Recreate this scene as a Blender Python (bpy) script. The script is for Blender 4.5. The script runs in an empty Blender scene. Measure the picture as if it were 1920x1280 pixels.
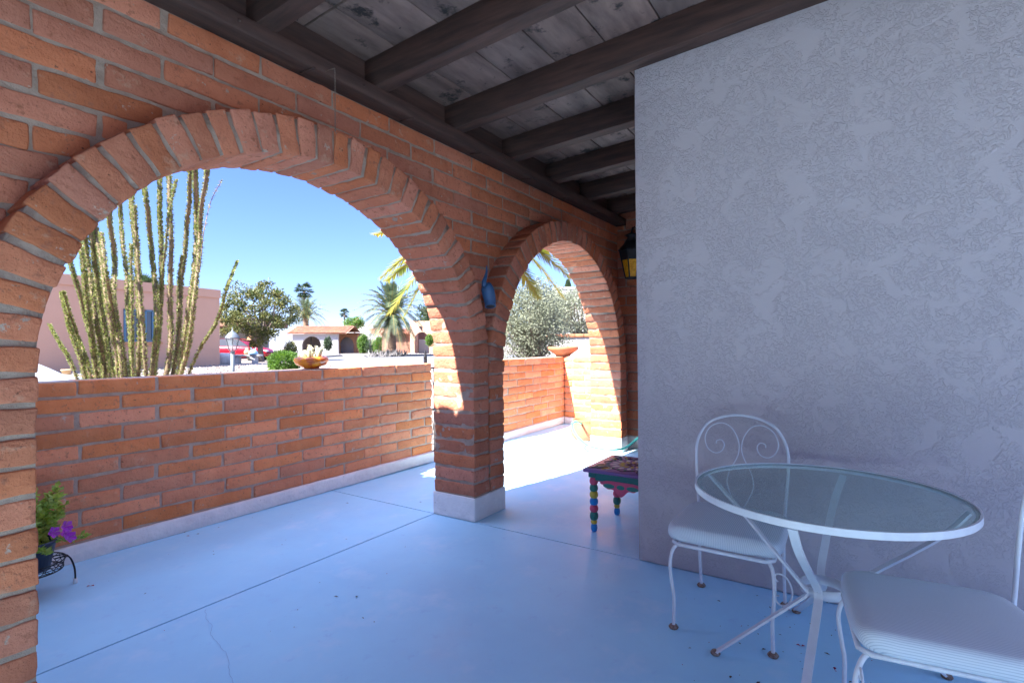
import bpy, math, random
from mathutils import Vector, Matrix, noise
random.seed(7)
R = math.radians
C = bpy.context.scene.collection
sc = bpy.context.scene

# ------------------------------------------------------------------ camera, sky, sun, exposure
EYE = Vector((0, 0, 1.4)); YAW, PITCH, ROLL, FPX = 33.324, 0.3618, -0.4937, 981.02
FW = Vector((math.cos(R(YAW))*math.cos(R(PITCH)), math.sin(R(YAW))*math.cos(R(PITCH)), math.sin(R(PITCH))))
RT0 = Vector((math.sin(R(YAW)), -math.cos(R(YAW)), 0)); UP0 = RT0.cross(FW)
cr, sr = math.cos(R(ROLL)), math.sin(R(ROLL))
RT = cr*RT0 + sr*UP0; UP = -sr*RT0 + cr*UP0
cam = bpy.data.cameras.new('camera'); co = bpy.data.objects.new('camera', cam); C.objects.link(co)
co.matrix_world = Matrix(((RT.x, UP.x, -FW.x, EYE.x), (RT.y, UP.y, -FW.y, EYE.y), (RT.z, UP.z, -FW.z, EYE.z), (0, 0, 0, 1)))
cam.sensor_width = 36; cam.lens = FPX/1920*36; cam.clip_start = 0.05; cam.clip_end = 2000
sc.camera = co
SUN = Vector((-1, .246, 1.16)).normalized()
w = bpy.data.worlds.new('World'); sc.world = w; w.use_nodes = True
nt = w.node_tree; bg = nt.nodes['Background']
sky = nt.nodes.new('ShaderNodeTexSky'); sky.sky_type = 'NISHITA'; sky.sun_disc = False
sky.sun_elevation = math.asin(SUN.z); sky.sun_rotation = math.atan2(SUN.x, SUN.y)
sky.air_density = 1.0; sky.dust_density = 0.2; sky.ozone_density = 10; sky.altitude = 0
# clear blue low down, added brightness overhead, out of view, to light the porch
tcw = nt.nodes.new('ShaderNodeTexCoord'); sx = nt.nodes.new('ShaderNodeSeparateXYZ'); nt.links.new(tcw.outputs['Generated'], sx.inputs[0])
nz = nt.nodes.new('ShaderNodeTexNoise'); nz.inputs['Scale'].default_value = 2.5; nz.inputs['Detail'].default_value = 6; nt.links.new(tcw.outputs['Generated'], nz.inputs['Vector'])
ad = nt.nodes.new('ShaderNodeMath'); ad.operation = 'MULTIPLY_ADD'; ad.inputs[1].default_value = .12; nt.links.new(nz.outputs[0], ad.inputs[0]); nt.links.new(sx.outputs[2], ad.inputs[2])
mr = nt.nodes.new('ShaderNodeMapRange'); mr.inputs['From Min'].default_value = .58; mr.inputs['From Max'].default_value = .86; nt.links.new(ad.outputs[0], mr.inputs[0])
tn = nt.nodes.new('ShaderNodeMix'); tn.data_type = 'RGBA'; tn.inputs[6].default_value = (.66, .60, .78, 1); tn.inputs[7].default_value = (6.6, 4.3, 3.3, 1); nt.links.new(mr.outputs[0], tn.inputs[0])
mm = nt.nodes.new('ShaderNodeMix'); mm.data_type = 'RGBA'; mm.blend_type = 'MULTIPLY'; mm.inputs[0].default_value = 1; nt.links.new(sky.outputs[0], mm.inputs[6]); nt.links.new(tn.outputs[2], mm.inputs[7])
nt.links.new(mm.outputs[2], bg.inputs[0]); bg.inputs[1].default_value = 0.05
sl = bpy.data.lights.new('sun', 'SUN'); sl.energy = 3.1; sl.angle = R(.5); sl.color = (1, .965, .91)
so = bpy.data.objects.new('sun', sl); C.objects.link(so); so.rotation_euler = SUN.to_track_quat('Z', 'Y').to_euler()
sc.view_settings.view_transform = 'Standard'; sc.view_settings.look = 'None'
sc.view_settings.exposure = 3.15; sc.view_settings.gamma = 1
try:
    sc.cycles.max_bounces = 14; sc.cycles.diffuse_bounces = 12; sc.cycles.transparent_max_bounces = 12
except Exception: pass

def at(px, D, z=None, py=None):
    """world point seen in photo column px (1920 wide) at camera depth D, at height z or photo row py"""
    if py is None: py = 648
    p = EYE + D*(FW + (px-960)/FPX*RT - (py-640)/FPX*UP)
    if z is not None: p.z = z
    return p

# ------------------------------------------------------------------ materials
def N(nt, t, **k):
    n = nt.nodes.new(t)
    for a, b in k.items():
        if a in n.inputs: n.inputs[a].default_value = b
        else: setattr(n, a, b)
    return n
def mat(name, col, rough=.7, col2=None, scale=6, detail=5, contrast=(.35, .65), bump=0, bscale=40, bdist=.01,
        metal=0, attr=False, spots=None, stretch=None, bump2=None, spec=.5, hue=.0, roughvar=None):
    m = bpy.data.materials.new(name); m.use_nodes = True; nt = m.node_tree; L = nt.links.new
    b = nt.nodes['Principled BSDF']; b.inputs['Roughness'].default_value = rough; b.inputs['Metallic'].default_value = metal
    b.inputs['Specular IOR Level'].default_value = spec
    b.inputs['Base Color'].default_value = (*col, 1)
    tc = N(nt, 'ShaderNodeTexCoord'); vec = tc.outputs['Object']
    if stretch:
        mp = N(nt, 'ShaderNodeMapping'); mp.inputs['Scale'].default_value = stretch; L(vec, mp.inputs[0]); vec = mp.outputs[0]
    out = None
    if col2:
        n = N(nt, 'ShaderNodeTexNoise', Scale=scale, Detail=detail, Roughness=.6); L(vec, n.inputs['Vector'])
        r = N(nt, 'ShaderNodeMapRange'); r.inputs['From Min'].default_value = contrast[0]; r.inputs['From Max'].default_value = contrast[1]
        L(n.outputs[0], r.inputs[0])
        mx = N(nt, 'ShaderNodeMix', data_type='RGBA'); mx.inputs[6].default_value = (*col, 1); mx.inputs[7].default_value = (*col2, 1)
        L(r.outputs[0], mx.inputs[0]); out = mx.outputs[2]
    if attr:
        a = N(nt, 'ShaderNodeAttribute', attribute_name='rnd')
        hs = N(nt, 'ShaderNodeHueSaturation'); 
        r = N(nt, 'ShaderNodeMapRange'); r.inputs['To Min'].default_value = .80; r.inputs['To Max'].default_value = 1.14
        L(a.outputs['Fac'], r.inputs[0]); L(r.outputs[0], hs.inputs['Value'])
        mu = N(nt, 'ShaderNodeMath', operation='MULTIPLY'); mu.inputs[1].default_value = 7.31; L(a.outputs['Fac'], mu.inputs[0])
        fr = N(nt, 'ShaderNodeMath', operation='FRACT'); L(mu.outputs[0], fr.inputs[0])
        r2 = N(nt, 'ShaderNodeMapRange'); r2.inputs['To Min'].default_value = .90; r2.inputs['To Max'].default_value = 1.03
        L(fr.outputs[0], r2.inputs[0]); L(r2.outputs[0], hs.inputs['Saturation'])
        r3 = N(nt, 'ShaderNodeMapRange'); r3.inputs['To Min'].default_value = .4985+hue; r3.inputs['To Max'].default_value = .5015-hue
        L(fr.outputs[0], r3.inputs[0]); L(r3.outputs[0], hs.inputs['Hue'])
        if out: L(out, hs.inputs['Color'])
        else: hs.inputs['Color'].default_value = (*col, 1)
        out = hs.outputs[0]
    if spots:   # (colour, scale, threshold)
        for (sc_, ss, th, wd) in spots:
            n = N(nt, 'ShaderNodeTexNoise', Scale=ss, Detail=4, Roughness=.7); L(tc.outputs['Object'], n.inputs['Vector'])
            r = N(nt, 'ShaderNodeMapRange'); r.inputs['From Min'].default_value = th; r.inputs['From Max'].default_value = th+wd
            L(n.outputs[0], r.inputs[0])
            mx = N(nt, 'ShaderNodeMix', data_type='RGBA'); mx.inputs[7].default_value = (*sc_, 1)
            L(r.outputs[0], mx.inputs[0])
            if out: L(out, mx.inputs[6])
            else: mx.inputs[6].default_value = (*col, 1)
            out = mx.outputs[2]
    if out: L(out, b.inputs['Base Color'])
    if roughvar:
        n = N(nt, 'ShaderNodeTexNoise', Scale=3.5, Detail=7, Roughness=.7); L(tc.outputs['Object'], n.inputs['Vector'])
        r = N(nt, 'ShaderNodeMapRange'); r.inputs['From Min'].default_value = .35; r.inputs['From Max'].default_value = .65; r.inputs['To Min'].default_value = roughvar[0]; r.inputs['To Max'].default_value = roughvar[1]
        L(n.outputs[0], r.inputs[0]); L(r.outputs[0], b.inputs['Roughness'])
    if bump:
        n = N(nt, 'ShaderNodeTexNoise', Scale=bscale, Detail=6, Roughness=.65); L(vec, n.inputs['Vector'])
        bp = N(nt, 'ShaderNodeBump', Strength=bump, Distance=bdist); L(n.outputs[0], bp.inputs['Height'])
        if bump2:
            n2 = N(nt, 'ShaderNodeTexNoise', Scale=bump2[0], Detail=3); L(vec, n2.inputs['Vector'])
            bp2 = N(nt, 'ShaderNodeBump', Strength=bump2[1], Distance=bump2[2]); L(n2.outputs[0], bp2.inputs['Height']); L(bp2.outputs[0], bp.inputs['Normal'])
        L(bp.outputs[0], b.inputs['Normal'])
    return m

M = {}
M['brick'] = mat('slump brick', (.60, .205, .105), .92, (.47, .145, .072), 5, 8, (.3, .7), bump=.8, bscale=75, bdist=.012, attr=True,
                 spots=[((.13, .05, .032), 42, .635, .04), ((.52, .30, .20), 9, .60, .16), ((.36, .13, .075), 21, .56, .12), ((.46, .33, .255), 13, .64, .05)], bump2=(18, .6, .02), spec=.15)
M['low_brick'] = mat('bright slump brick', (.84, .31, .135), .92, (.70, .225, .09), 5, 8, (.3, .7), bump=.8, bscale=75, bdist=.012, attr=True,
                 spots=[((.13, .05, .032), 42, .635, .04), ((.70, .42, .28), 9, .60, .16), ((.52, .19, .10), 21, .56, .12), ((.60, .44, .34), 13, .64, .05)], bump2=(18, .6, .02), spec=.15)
M['mortar'] = mat('sand mortar', (.42, .31, .24), .95, (.30, .215, .165), 12, 6, bump=.7, bscale=70, bdist=.012, bump2=(12, .6, .03), spec=.15)
M['floor'] = mat('painted concrete', (.46, .77, .93), .36, (.40, .68, .86), 1.6, 6, (.3, .7), bump=.08, bscale=120, bdist=.002,
                 spots=[((.58, .78, .92), 2.6, .55, .2), ((.38, .61, .82), 9, .60, .2), ((.60, .75, .86), 26, .66, .14), ((.27, .38, .52), 70, .74, .04)], spec=.45, roughvar=(.32, .56))
M['joint'] = mat('joint sealant', (.12, .17, .27), .8)
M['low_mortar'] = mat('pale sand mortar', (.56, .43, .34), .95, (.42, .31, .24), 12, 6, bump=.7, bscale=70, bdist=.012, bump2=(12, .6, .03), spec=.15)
M['whitebase'] = mat('painted plinth', (.84, .80, .76), .7, (.74, .70, .67), 6, 5, bump=.6, bscale=45, bdist=.01, bump2=(13, .7, .02), spots=[((.42, .36, .33), 15, .68, .06)])
M['rafter'] = mat('dark stained timber', (.095, .044, .032), .75, (.042, .021, .016), 4, 6, stretch=(6, .6, 6), bump=.5, bscale=30, bdist=.004)
M['beam'] = mat('dark stained beam', (.085, .043, .033), .75, (.042, .022, .018), 4, 6, stretch=(.6, 6, 6), bump=.5, bscale=30, bdist=.004)
M['deck'] = mat('weathered roof planks', (.25, .150, .125), .85, (.115, .066, .055), 2.2, 8, (.35, .65), stretch=(.9, 3.5, 3), bump=.3, bscale=30, bdist=.003,
                attr=True, spots=[((.030, .020, .018), 5.5, .56, .10), ((.040, .027, .024), 17, .66, .06)])
M['black'] = mat('black iron', (.018, .018, .022), .5, metal=.3)
M['whitemetal'] = mat('white enamelled iron', (.74, .75, .78), .38, (.68, .68, .71), 14, 4, spots=[((.22, .12, .07), 26, .73, .02)], bump=.1, bscale=120, bdist=.001)
M['rust'] = mat('rusty foot', (.36, .27, .22), .8, (.13, .06, .035), 60, 4)
M['terra'] = mat('terracotta', (.42, .16, .07), .75, (.34, .12, .055), 5, 5, bump=.15, bscale=60, bdist=.003)
M['blueiron'] = mat('blue painted metal', (.025, .085, .19), .45, (.035, .11, .24), 12, 3)
M['rubber'] = mat('green hose', (.08, .50, .36), .4)
M['soil'] = mat('potting soil', (.05, .035, .025), .95)
M['white'] = mat('white paint', (.78, .78, .76), .6)
def stucco(name, col, strength=1.0, sc1=1.0):
    m = bpy.data.materials.new(name); m.use_nodes = True; nt = m.node_tree; L = nt.links.new
    b = nt.nodes['Principled BSDF']; b.inputs['Roughness'].default_value = .85; b.inputs['Specular IOR Level'].default_value = .3
    tc = N(nt, 'ShaderNodeTexCoord')
    n0 = N(nt, 'ShaderNodeTexNoise', Scale=2.2, Detail=4); L(tc.outputs['Object'], n0.inputs['Vector'])
    mx = N(nt, 'ShaderNodeMix', data_type='RGBA'); mx.inputs[6].default_value = (*col, 1); mx.inputs[7].default_value = (*[c*.9 for c in col], 1)
    L(n0.outputs[0], mx.inputs[0]); L(mx.outputs[2], b.inputs['Base Color'])
    # knocked-down trowel texture: raised islands with smooth bare patches
    n1 = N(nt, 'ShaderNodeTexNoise', Scale=44*sc1, Detail=4, Roughness=.6, Distortion=1.2); L(tc.outputs['Object'], n1.inputs['Vector'])
    r1 = N(nt, 'ShaderNodeMapRange'); r1.inputs['From Min'].default_value = .47; r1.inputs['From Max'].default_value = .56; L(n1.outputs[0], r1.inputs[0])
    n2 = N(nt, 'ShaderNodeTexNoise', Scale=7*sc1, Detail=4, Roughness=.6, Distortion=.6); L(tc.outputs['Object'], n2.inputs['Vector'])
    r2 = N(nt, 'ShaderNodeMapRange'); r2.inputs['From Min'].default_value = .40; r2.inputs['From Max'].default_value = .50; L(n2.outputs[0], r2.inputs[0])
    mu = N(nt, 'ShaderNodeMath', operation='MULTIPLY'); L(r1.outputs[0], mu.inputs[0]); L(r2.outputs[0], mu.inputs[1])
    n3 = N(nt, 'ShaderNodeTexNoise', Scale=150*sc1, Detail=3); L(tc.outputs['Object'], n3.inputs['Vector'])
    ma = N(nt, 'ShaderNodeMath', operation='MULTIPLY_ADD'); ma.inputs[1].default_value = .16; L(n3.outputs[0], ma.inputs[0]); L(mu.outputs[0], ma.inputs[2])
    ml = N(nt, 'ShaderNodeMath', operation='MULTIPLY_ADD'); ml.inputs[1].default_value = .9; L(n2.outputs[0], ml.inputs[0]); L(ma.outputs[0], ml.inputs[2])
    bp = N(nt, 'ShaderNodeBump', Strength=.62*strength, Distance=.005); L(ml.outputs[0], bp.inputs['Height']); L(bp.outputs[0], b.inputs['Normal'])
    return m
M['stucco'] = stucco('white knockdown stucco', (.56, .485, .485))
M['farstucco'] = stucco('far white stucco', (.42, .41, .40), .4, .3)
M['pinkstucco'] = mat('pink beige stucco', (.50, .29, .195), .9, (.47, .27, .18), .8, 4, bump=.3, bscale=12, bdist=.02)
M['orangestucco'] = mat('orange stucco', (.45, .22, .11), .9, (.38, .19, .10), 1, 4)
M['browndark'] = mat('dark brown brick', (.25, .13, .085), .9, (.18, .09, .06), 3, 4)  # plain dark brown base for far roofs and brick
M['gravel'] = mat('pale desert gravel', (.28, .24, .21), .95, (.17, .14, .12), 9, 9, (.3, .7), bump=.8, bscale=14, bdist=.05, spots=[((.25, .19, .16), 22, .62, .05), ((.42, .38, .34), 17, .63, .05)])
M['road'] = mat('sun bleached asphalt', (.135, .133, .135), .9, (.105, .103, .105), .6, 6, bump=.3, bscale=30, bdist=.01)
M['kerb'] = mat('concrete kerb', (.24, .225, .205), .9, (.20, .185, .17), 2, 4)
M['tile'] = mat('clay roof tile', (.40, .17, .085), .85, (.28, .11, .06), 2.5, 5, attr=True)
def leafmat(name, a, b_, tr=.35, sc_=8):
    m = mat(name, a, .55, b_, sc_, 3, (.35, .65), attr=True, hue=.004); nt = m.node_tree; L = nt.links.new
    p = nt.nodes['Principled BSDF']; o = nt.nodes['Material Output']
    t = N(nt, 'ShaderNodeBsdfTranslucent'); mx = N(nt, 'ShaderNodeMixShader'); mx.inputs[0].default_value = tr
    src = p.inputs['Base Color'].links[0].from_socket; L(src, t.inputs[0])
    L(p.outputs[0], mx.inputs[1]); L(t.outputs[0], mx.inputs[2]); L(mx.outputs[0], o.inputs[0]); return m
M['ocoleaf'] = leafmat('ocotillo leaf', (.12, .20, .03), (.38, .38, .12), .25, 40)
M['ocostem'] = mat('ocotillo bark', (.22, .155, .09), .9, (.09, .062, .038), 30, 6, (.4, .6), stretch=(1, 1, .25), bump=.9, bscale=40, bdist=.02, spots=[((.30,.25,.15), 50, .6, .05)])
M['leaf_yel'] = leafmat('olive yellow leaf', (.045, .085, .02), (.19, .17, .035), .3, 3)
M['leaf_green'] = leafmat('fresh green leaf', (.06, .15, .012), (.13, .24, .02), .4, 6)
M['leaf_dark'] = leafmat('dark green leaf', (.025, .055, .02), (.055, .09, .03), .3, 2)
M['leaf_grey'] = leafmat('silver grey leaf', (.25, .27, .18), (.14, .16, .10), .25, 5)
M['palm'] = leafmat('palm leaflet', (.06, .10, .05), (.13, .17, .08), .3, 1.5)
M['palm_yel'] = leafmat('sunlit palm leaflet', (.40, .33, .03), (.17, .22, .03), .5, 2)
M['palm_mid'] = leafmat('yellow frond heart', (.45, .30, .06), (.34, .22, .05), .3, 2)
M['bark'] = mat('grey bark', (.22, .18, .15), .9, (.13, .10, .08), 12, 5, bump=.6, bscale=20, bdist=.03)
M['palmbark'] = mat('palm trunk', (.26, .16, .10), .9, (.12, .07, .045), 10, 5, bump=.9, bscale=8, bdist=.08)
M['magenta'] = leafmat('purple petal', (.42, .02, .50), (.60, .06, .62), .3, 30)
M['cactus'] = mat('pale cactus', (.46, .46, .28), .8, (.34, .36, .20), 20, 3)
def glass(name, tint, gl=.1, rough=.03, dif=0, fres=.9):
    m = bpy.data.materials.new(name); m.use_nodes = True; nt = m.node_tree; L = nt.links.new
    nt.nodes.remove(nt.nodes['Principled BSDF']); o = nt.nodes['Material Output']
    t = N(nt, 'ShaderNodeBsdfTransparent'); t.inputs[0].default_value = (*tint, 1)
    g = N(nt, 'ShaderNodeBsdfGlossy'); g.inputs['Roughness'].default_value = rough
    f = N(nt, 'ShaderNodeFresnel', IOR=1.5); a = N(nt, 'ShaderNodeMath', operation='MULTIPLY_ADD'); a.inputs[1].default_value = fres; a.inputs[2].default_value = gl; L(f.outputs[0], a.inputs[0])
    mx = N(nt, 'ShaderNodeMixShader'); L(a.outputs[0], mx.inputs[0]); L(t.outputs[0], mx.inputs[1]); L(g.outputs[0], mx.inputs[2]); out = mx.outputs[0]
    if dif:
        d = N(nt, 'ShaderNodeBsdfDiffuse'); d.inputs[0].default_value = (.55, .68, .68, 1)
        m2 = N(nt, 'ShaderNodeMixShader'); m2.inputs[0].default_value = dif; L(out, m2.inputs[1]); L(d.outputs[0], m2.inputs[2]); out = m2.outputs[0]
    L(out, o.inputs[0]); return m
M['glasstop'] = glass('pebbled table glass', (.88, .95, .93), .09, .10, .17, fres=0)
M['pane'] = glass('window pane', (.35, .42, .48), .12, .02)
M['lampglass'] = glass('clear lamp glass', (.85, .88, .9), .05, .05, .15)
def stripes(name, a, b_, period, axis):
    m = bpy.data.materials.new(name); m.use_nodes = True; nt = m.node_tree; L = nt.links.new
    b = nt.nodes['Principled BSDF']; b.inputs['Roughness'].default_value = .6; b.inputs['Specular IOR Level'].default_value = .35
    tc = N(nt, 'ShaderNodeTexCoord'); wv = N(nt, 'ShaderNodeTexWave', wave_type='BANDS', bands_direction=axis, wave_profile='SIN')
    wv.inputs['Scale'].default_value = 2*math.pi/20/period; wv.inputs['Distortion'].default_value = 0; wv.inputs['Detail'].default_value = 0
    at_ = N(nt, 'ShaderNodeAttribute', attribute_name='rnd'); cx_ = N(nt, 'ShaderNodeCombineXYZ'); L(at_.outputs['Fac'], cx_.inputs[0]); L(cx_.outputs[0], wv.inputs[0])
    r = N(nt, 'ShaderNodeMapRange'); r.inputs['From Min'].default_value = .72; r.inputs['From Max'].default_value = .98; L(wv.outputs['Fac'], r.inputs[0])
    mx = N(nt, 'ShaderNodeMix', data_type='RGBA'); mx.inputs[6].default_value = (*a, 1); mx.inputs[7].default_value = (*b_, 1)
    L(r.outputs[0], mx.inputs[0]); L(mx.outputs[2], b.inputs['Base Color'])
    n = N(nt, 'ShaderNodeTexNoise', Scale=9, Detail=3); L(tc.outputs['Object'], n.inputs['Vector'])
    bp = N(nt, 'ShaderNodeBump', Strength=.35, Distance=.01); L(n.outputs[0], bp.inputs['Height']); L(bp.outputs[0], b.inputs['Normal'])
    return m
M['fabric'] = stripes('ticking stripe vinyl', (.66, .70, .73), (.44, .49, .54), .0085, 'X')
def plain(name, c, r=.5, **k):
    if name not in M: M[name] = mat(name, c, r, **k)
    return M[name]

# ------------------------------------------------------------------ mesh builder
class MB:
    def __init__(s): s.v = []; s.f = []; s.m = []; s.r = []; s.sm = []
    def add(s, vs, fs, mi=0, rnd=None, smooth=False):
        o = len(s.v); s.v += [tuple(p) for p in vs]; s.f += [tuple(i+o for i in f) for f in fs]
        s.m += [mi]*len(fs); s.sm += [smooth]*len(fs); r = random.random() if rnd is None else rnd; s.r += [r]*len(vs)
    def box(s, lo, hi, mi=0, rot=None, c=None, rnd=None):
        (a, b, c0), (d, e, f) = lo, hi
        vs = [Vector(p) for p in ((a,b,c0),(d,b,c0),(d,e,c0),(a,e,c0),(a,b,f),(d,b,f),(d,e,f),(a,e,f))]
        if rot is not None:
            cc = Vector(c) if c is not None else Vector(((a+d)/2,(b+e)/2,(c0+f)/2))
            vs = [cc+rot@(p-cc) for p in vs]
        s.add(vs, [(0,3,2,1),(4,5,6,7),(0,1,5,4),(1,2,6,5),(2,3,7,6),(3,0,4,7)], mi, rnd)
    def bar(s, a, b, w, h, mi=0, up=Vector((0,0,1))):
        a, b = Vector(a), Vector(b); t = (b-a).normalized(); x = t.cross(up)
        if x.length < 1e-3: x = t.cross(Vector((1,0,0)))
        x.normalize(); y = x.cross(t).normalized()
        vs = [p+sx*x*w/2+sy*y*h/2 for p in (a, b) for sx, sy in ((-1,-1),(1,-1),(1,1),(-1,1))]
        s.add(vs, [(3,2,1,0),(4,5,6,7),(0,1,5,4),(1,2,6,5),(2,3,7,6),(3,0,4,7)], mi)
    def tube(s, pts, r, n=8, mi=0, close=False, cap=True, sq=None):
        pts = [Vector(p) for p in pts]; k = len(pts); rr = r if isinstance(r, (list, tuple)) else [r]*k
        vs = []; fs = []; prev = None
        for i, p in enumerate(pts):
            if close: t = pts[(i+1) % k]-pts[i-1]
            else: t = pts[min(i+1, k-1)]-pts[max(i-1, 0)]
            if t.length < 1e-9: t = Vector((0,0,1))
            t.normalize()
            if prev is None:
                x = t.cross(Vector((0,0,1)))
                if x.length < .05: x = t.cross(Vector((0,1,0)))
            else: x = prev - t*prev.dot(t)
            x.normalize(); prev = x; y = t.cross(x)
            for j in range(n):
                a = 2*math.pi*j/n; vs.append(p+rr[i]*(math.cos(a)*x+math.sin(a)*y))
        m_ = k if close else k-1
        for i in range(m_):
            for j in range(n):
                a = i*n+j; b = i*n+(j+1) % n; c = ((i+1) % k)*n+(j+1) % n; d = ((i+1) % k)*n+j
                fs.append((a, b, c, d))
        if cap and not close:
            fs.append(tuple(range(n))[::-1]); fs.append(tuple((k-1)*n+j for j in range(n)))
        s.add(vs, fs, mi, None, True)
    def lathe(s, prof, c=(0,0,0), n=32, mi=0, ang=2*math.pi, sx=1, sy=1, wob=0, sm=True):
        c = Vector(c); k = len(prof); vs = []; fs = []
        for r, z in prof:
            for j in range(n):
                a = 2*math.pi*j/n; q = 1+wob*math.sin(3*a+z*9)
                vs.append(c+Vector((r*q*sx*math.cos(a), r*q*sy*math.sin(a), z)))
        for i in range(k-1):
            for j in range(n):
                fs.append((i*n+j, i*n+(j+1) % n, (i+1)*n+(j+1) % n, (i+1)*n+j))
        s.add(vs, fs, mi, None, sm)
    def rbox(s, c, ax, size, r, sp, mi=0, amp=(.0055, 13, .0028, 42), taper=0, rnd=None, gap=None):
        """rounded, lumpy box: centre c, axes ax (3 vectors), full size, edge radius r, grid spacing sp"""
        c = Vector(c); ls = []
        for q in size:
            h = q/2; inner = [-h, -(h-r)]; n = max(1, int(round((q-2*r)/sp)))
            inner += [-(h-r)+(q-2*r)*i/n for i in range(1, n)]; inner += [h-r, h]; ls.append(inner)
        tilt = random.uniform(-.022, .022) if amp[0] > .0035 else 0; tilt2 = random.uniform(-.01, .01)
        idx = {}; vs = []; fs = []; H = [q/2-r for q in size]; sd = Vector((random.uniform(0, 50), random.uniform(0, 50), random.uniform(0, 50)))
        def vid(i, j, k):
            key = (i, j, k)
            if key in idx: return idx[key]
            p = [ls[0][i], ls[1][j], ls[2][k]]; inn = Vector([max(-h, min(h, x)) for x, h in zip(p, H)]); d = Vector(p)-inn
            q = inn+(d.normalized()*r if d.length > 1e-9 else d)
            if taper: q.x *= 1+taper*q.y/size[1]
            if tilt: q = Vector((q.x+tilt*q.y, q.y-tilt*q.x, q.z+tilt2*q.x))
            q = c+ax[0]*q.x+ax[1]*q.y+ax[2]*q.z
            if amp[0]: q = q+noise.noise_vector(q*amp[1]+sd)*amp[0]+noise.noise_vector(q*amp[3]+sd)*amp[2]
            idx[key] = len(vs); vs.append(q); return idx[key]
        n0, n1, n2 = [len(l)-1 for l in ls]
        for i in range(n0):
            for j in range(n1):
                fs.append((vid(i,j,0), vid(i,j+1,0), vid(i+1,j+1,0), vid(i+1,j,0)))
                fs.append((vid(i,j,n2), vid(i+1,j,n2), vid(i+1,j+1,n2), vid(i,j+1,n2)))
        for i in range(n0):
            for k in range(n2):
                fs.append((vid(i,0,k), vid(i+1,0,k), vid(i+1,0,k+1), vid(i,0,k+1)))
                fs.append((vid(i,n1,k), vid(i,n1,k+1), vid(i+1,n1,k+1), vid(i+1,n1,k)))
        for j in range(n1):
            for k in range(n2):
                fs.append((vid(0,j,k), vid(0,j,k+1), vid(0,j+1,k+1), vid(0,j+1,k)))
                fs.append((vid(n0,j,k), vid(n0,j+1,k), vid(n0,j+1,k+1), vid(n0,j,k+1)))
        s.add(vs, fs, mi, rnd, True)
    def build(s, name, mats, parent=None, loc=None, rotz=0, label=None, cat=None, group=None, kind=None):
        me = bpy.data.meshes.new(name); me.from_pydata(s.v, [], s.f)
        for m in (mats if isinstance(mats, (list, tuple)) else [mats]): me.materials.append(M[m] if isinstance(m, str) else m)
        me.polygons.foreach_set('material_index', s.m); me.polygons.foreach_set('use_smooth', s.sm)
        a = me.attributes.new('rnd', 'FLOAT', 'POINT'); a.data.foreach_set('value', s.r)
        me.update(); o = bpy.data.objects.new(name, me); C.objects.link(o)
        if loc is not None: o.location = loc
        if rotz: o.rotation_euler.z = rotz
        if parent is not None: o.parent = parent
        tag(o, label, cat, group, kind); return o
def tag(o, label=None, cat=None, group=None, kind=None):
    for k, v in (('label', label), ('category', cat), ('group', group), ('kind', kind)):
        if v: o[k] = v
    return o
def thing(name, label, cat, loc=(0,0,0), rotz=0, group=None):
    o = bpy.data.objects.new(name, None); o.empty_display_size = .1; C.objects.link(o); o.location = loc; o.rotation_euler.z = rotz
    return tag(o, label, cat, group)
def bez(p, n=12):
    """smooth Catmull-Rom through points"""
    p = [Vector(q) for q in p]; out = []
    for i in range(len(p)-1):
        a = p[max(i-1, 0)]; b = p[i]; c = p[i+1]; d = p[min(i+2, len(p)-1)]
        for k in range(n):
            t = k/n; out.append(.5*((2*b)+(-a+c)*t+(2*a-5*b+4*c-d)*t*t+(-a+3*b-3*c+d)*t**3))
    out.append(p[-1]); return out
X_, Y_, Z_ = Vector((1,0,0)), Vector((0,1,0)), Vector((0,0,1))

# ------------------------------------------------------------------ measured plan of the porch
YR, YA, YB = 2.531, 2.725, 2.956      # arch ring face, spandrel face, outer face
HT = 3.005                            # underside of ledger beam
XP1, XP2, XJ = 3.291, 3.720, .658
XS, YS = 3.280, 1.190                 # corner of the stucco block
XB = 6.80                             # brick back wall of the entry
YL, HL = 4.286, 1.19                  # low wall
XE = 8.24                             # return wall
RW = .212
ARCH = [((XJ+XP1)/2, 1.306, (XP1-XJ)/2, 1.151, 10), (5.05, 1.155, 1.33, 1.33, 9)]

# ------------------------------------------------------------------ ground
CARP = at(-72, 11.6, 0)
def gz(x, y):
    d = math.hypot(x, y); t = max(0, min(1, (d-12)/5)); t = t*t*(3-2*t)
    if y < 3 and x < 8.5: t *= 0
    dip = math.exp(-((x-CARP[0])**2+(y-CARP[1])**2)/9)
    return (-.03+.58*t)*(1-dip)+dip*(-.42) if d < 400 else .55
mb = MB(); rs = [0, 3, 6, 8, 9, 10, 11, 12, 13, 14, 15, 16, 17, 19, 22, 30, 45, 70, 120, 250, 600, 1500]; na = 96
vs = [(0, 0, -.03)]
for r in rs[1:]:
    for j in range(na):
        a = 2*math.pi*j/na; x, y = r*math.cos(a), r*math.sin(a); vs.append((x, y, gz(x, y)))
fs = [(0, 1+j, 1+(j+1) % na) for j in range(na)]
for i in range(len(rs)-2):
    for j in range(na):
        a = 1+i*na+j; b = 1+i*na+(j+1) % na; fs.append((a, a+na, b+na, b))
mb.add(vs, fs, 0, 0, True); mb.build('ground', 'gravel', kind='structure')

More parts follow.
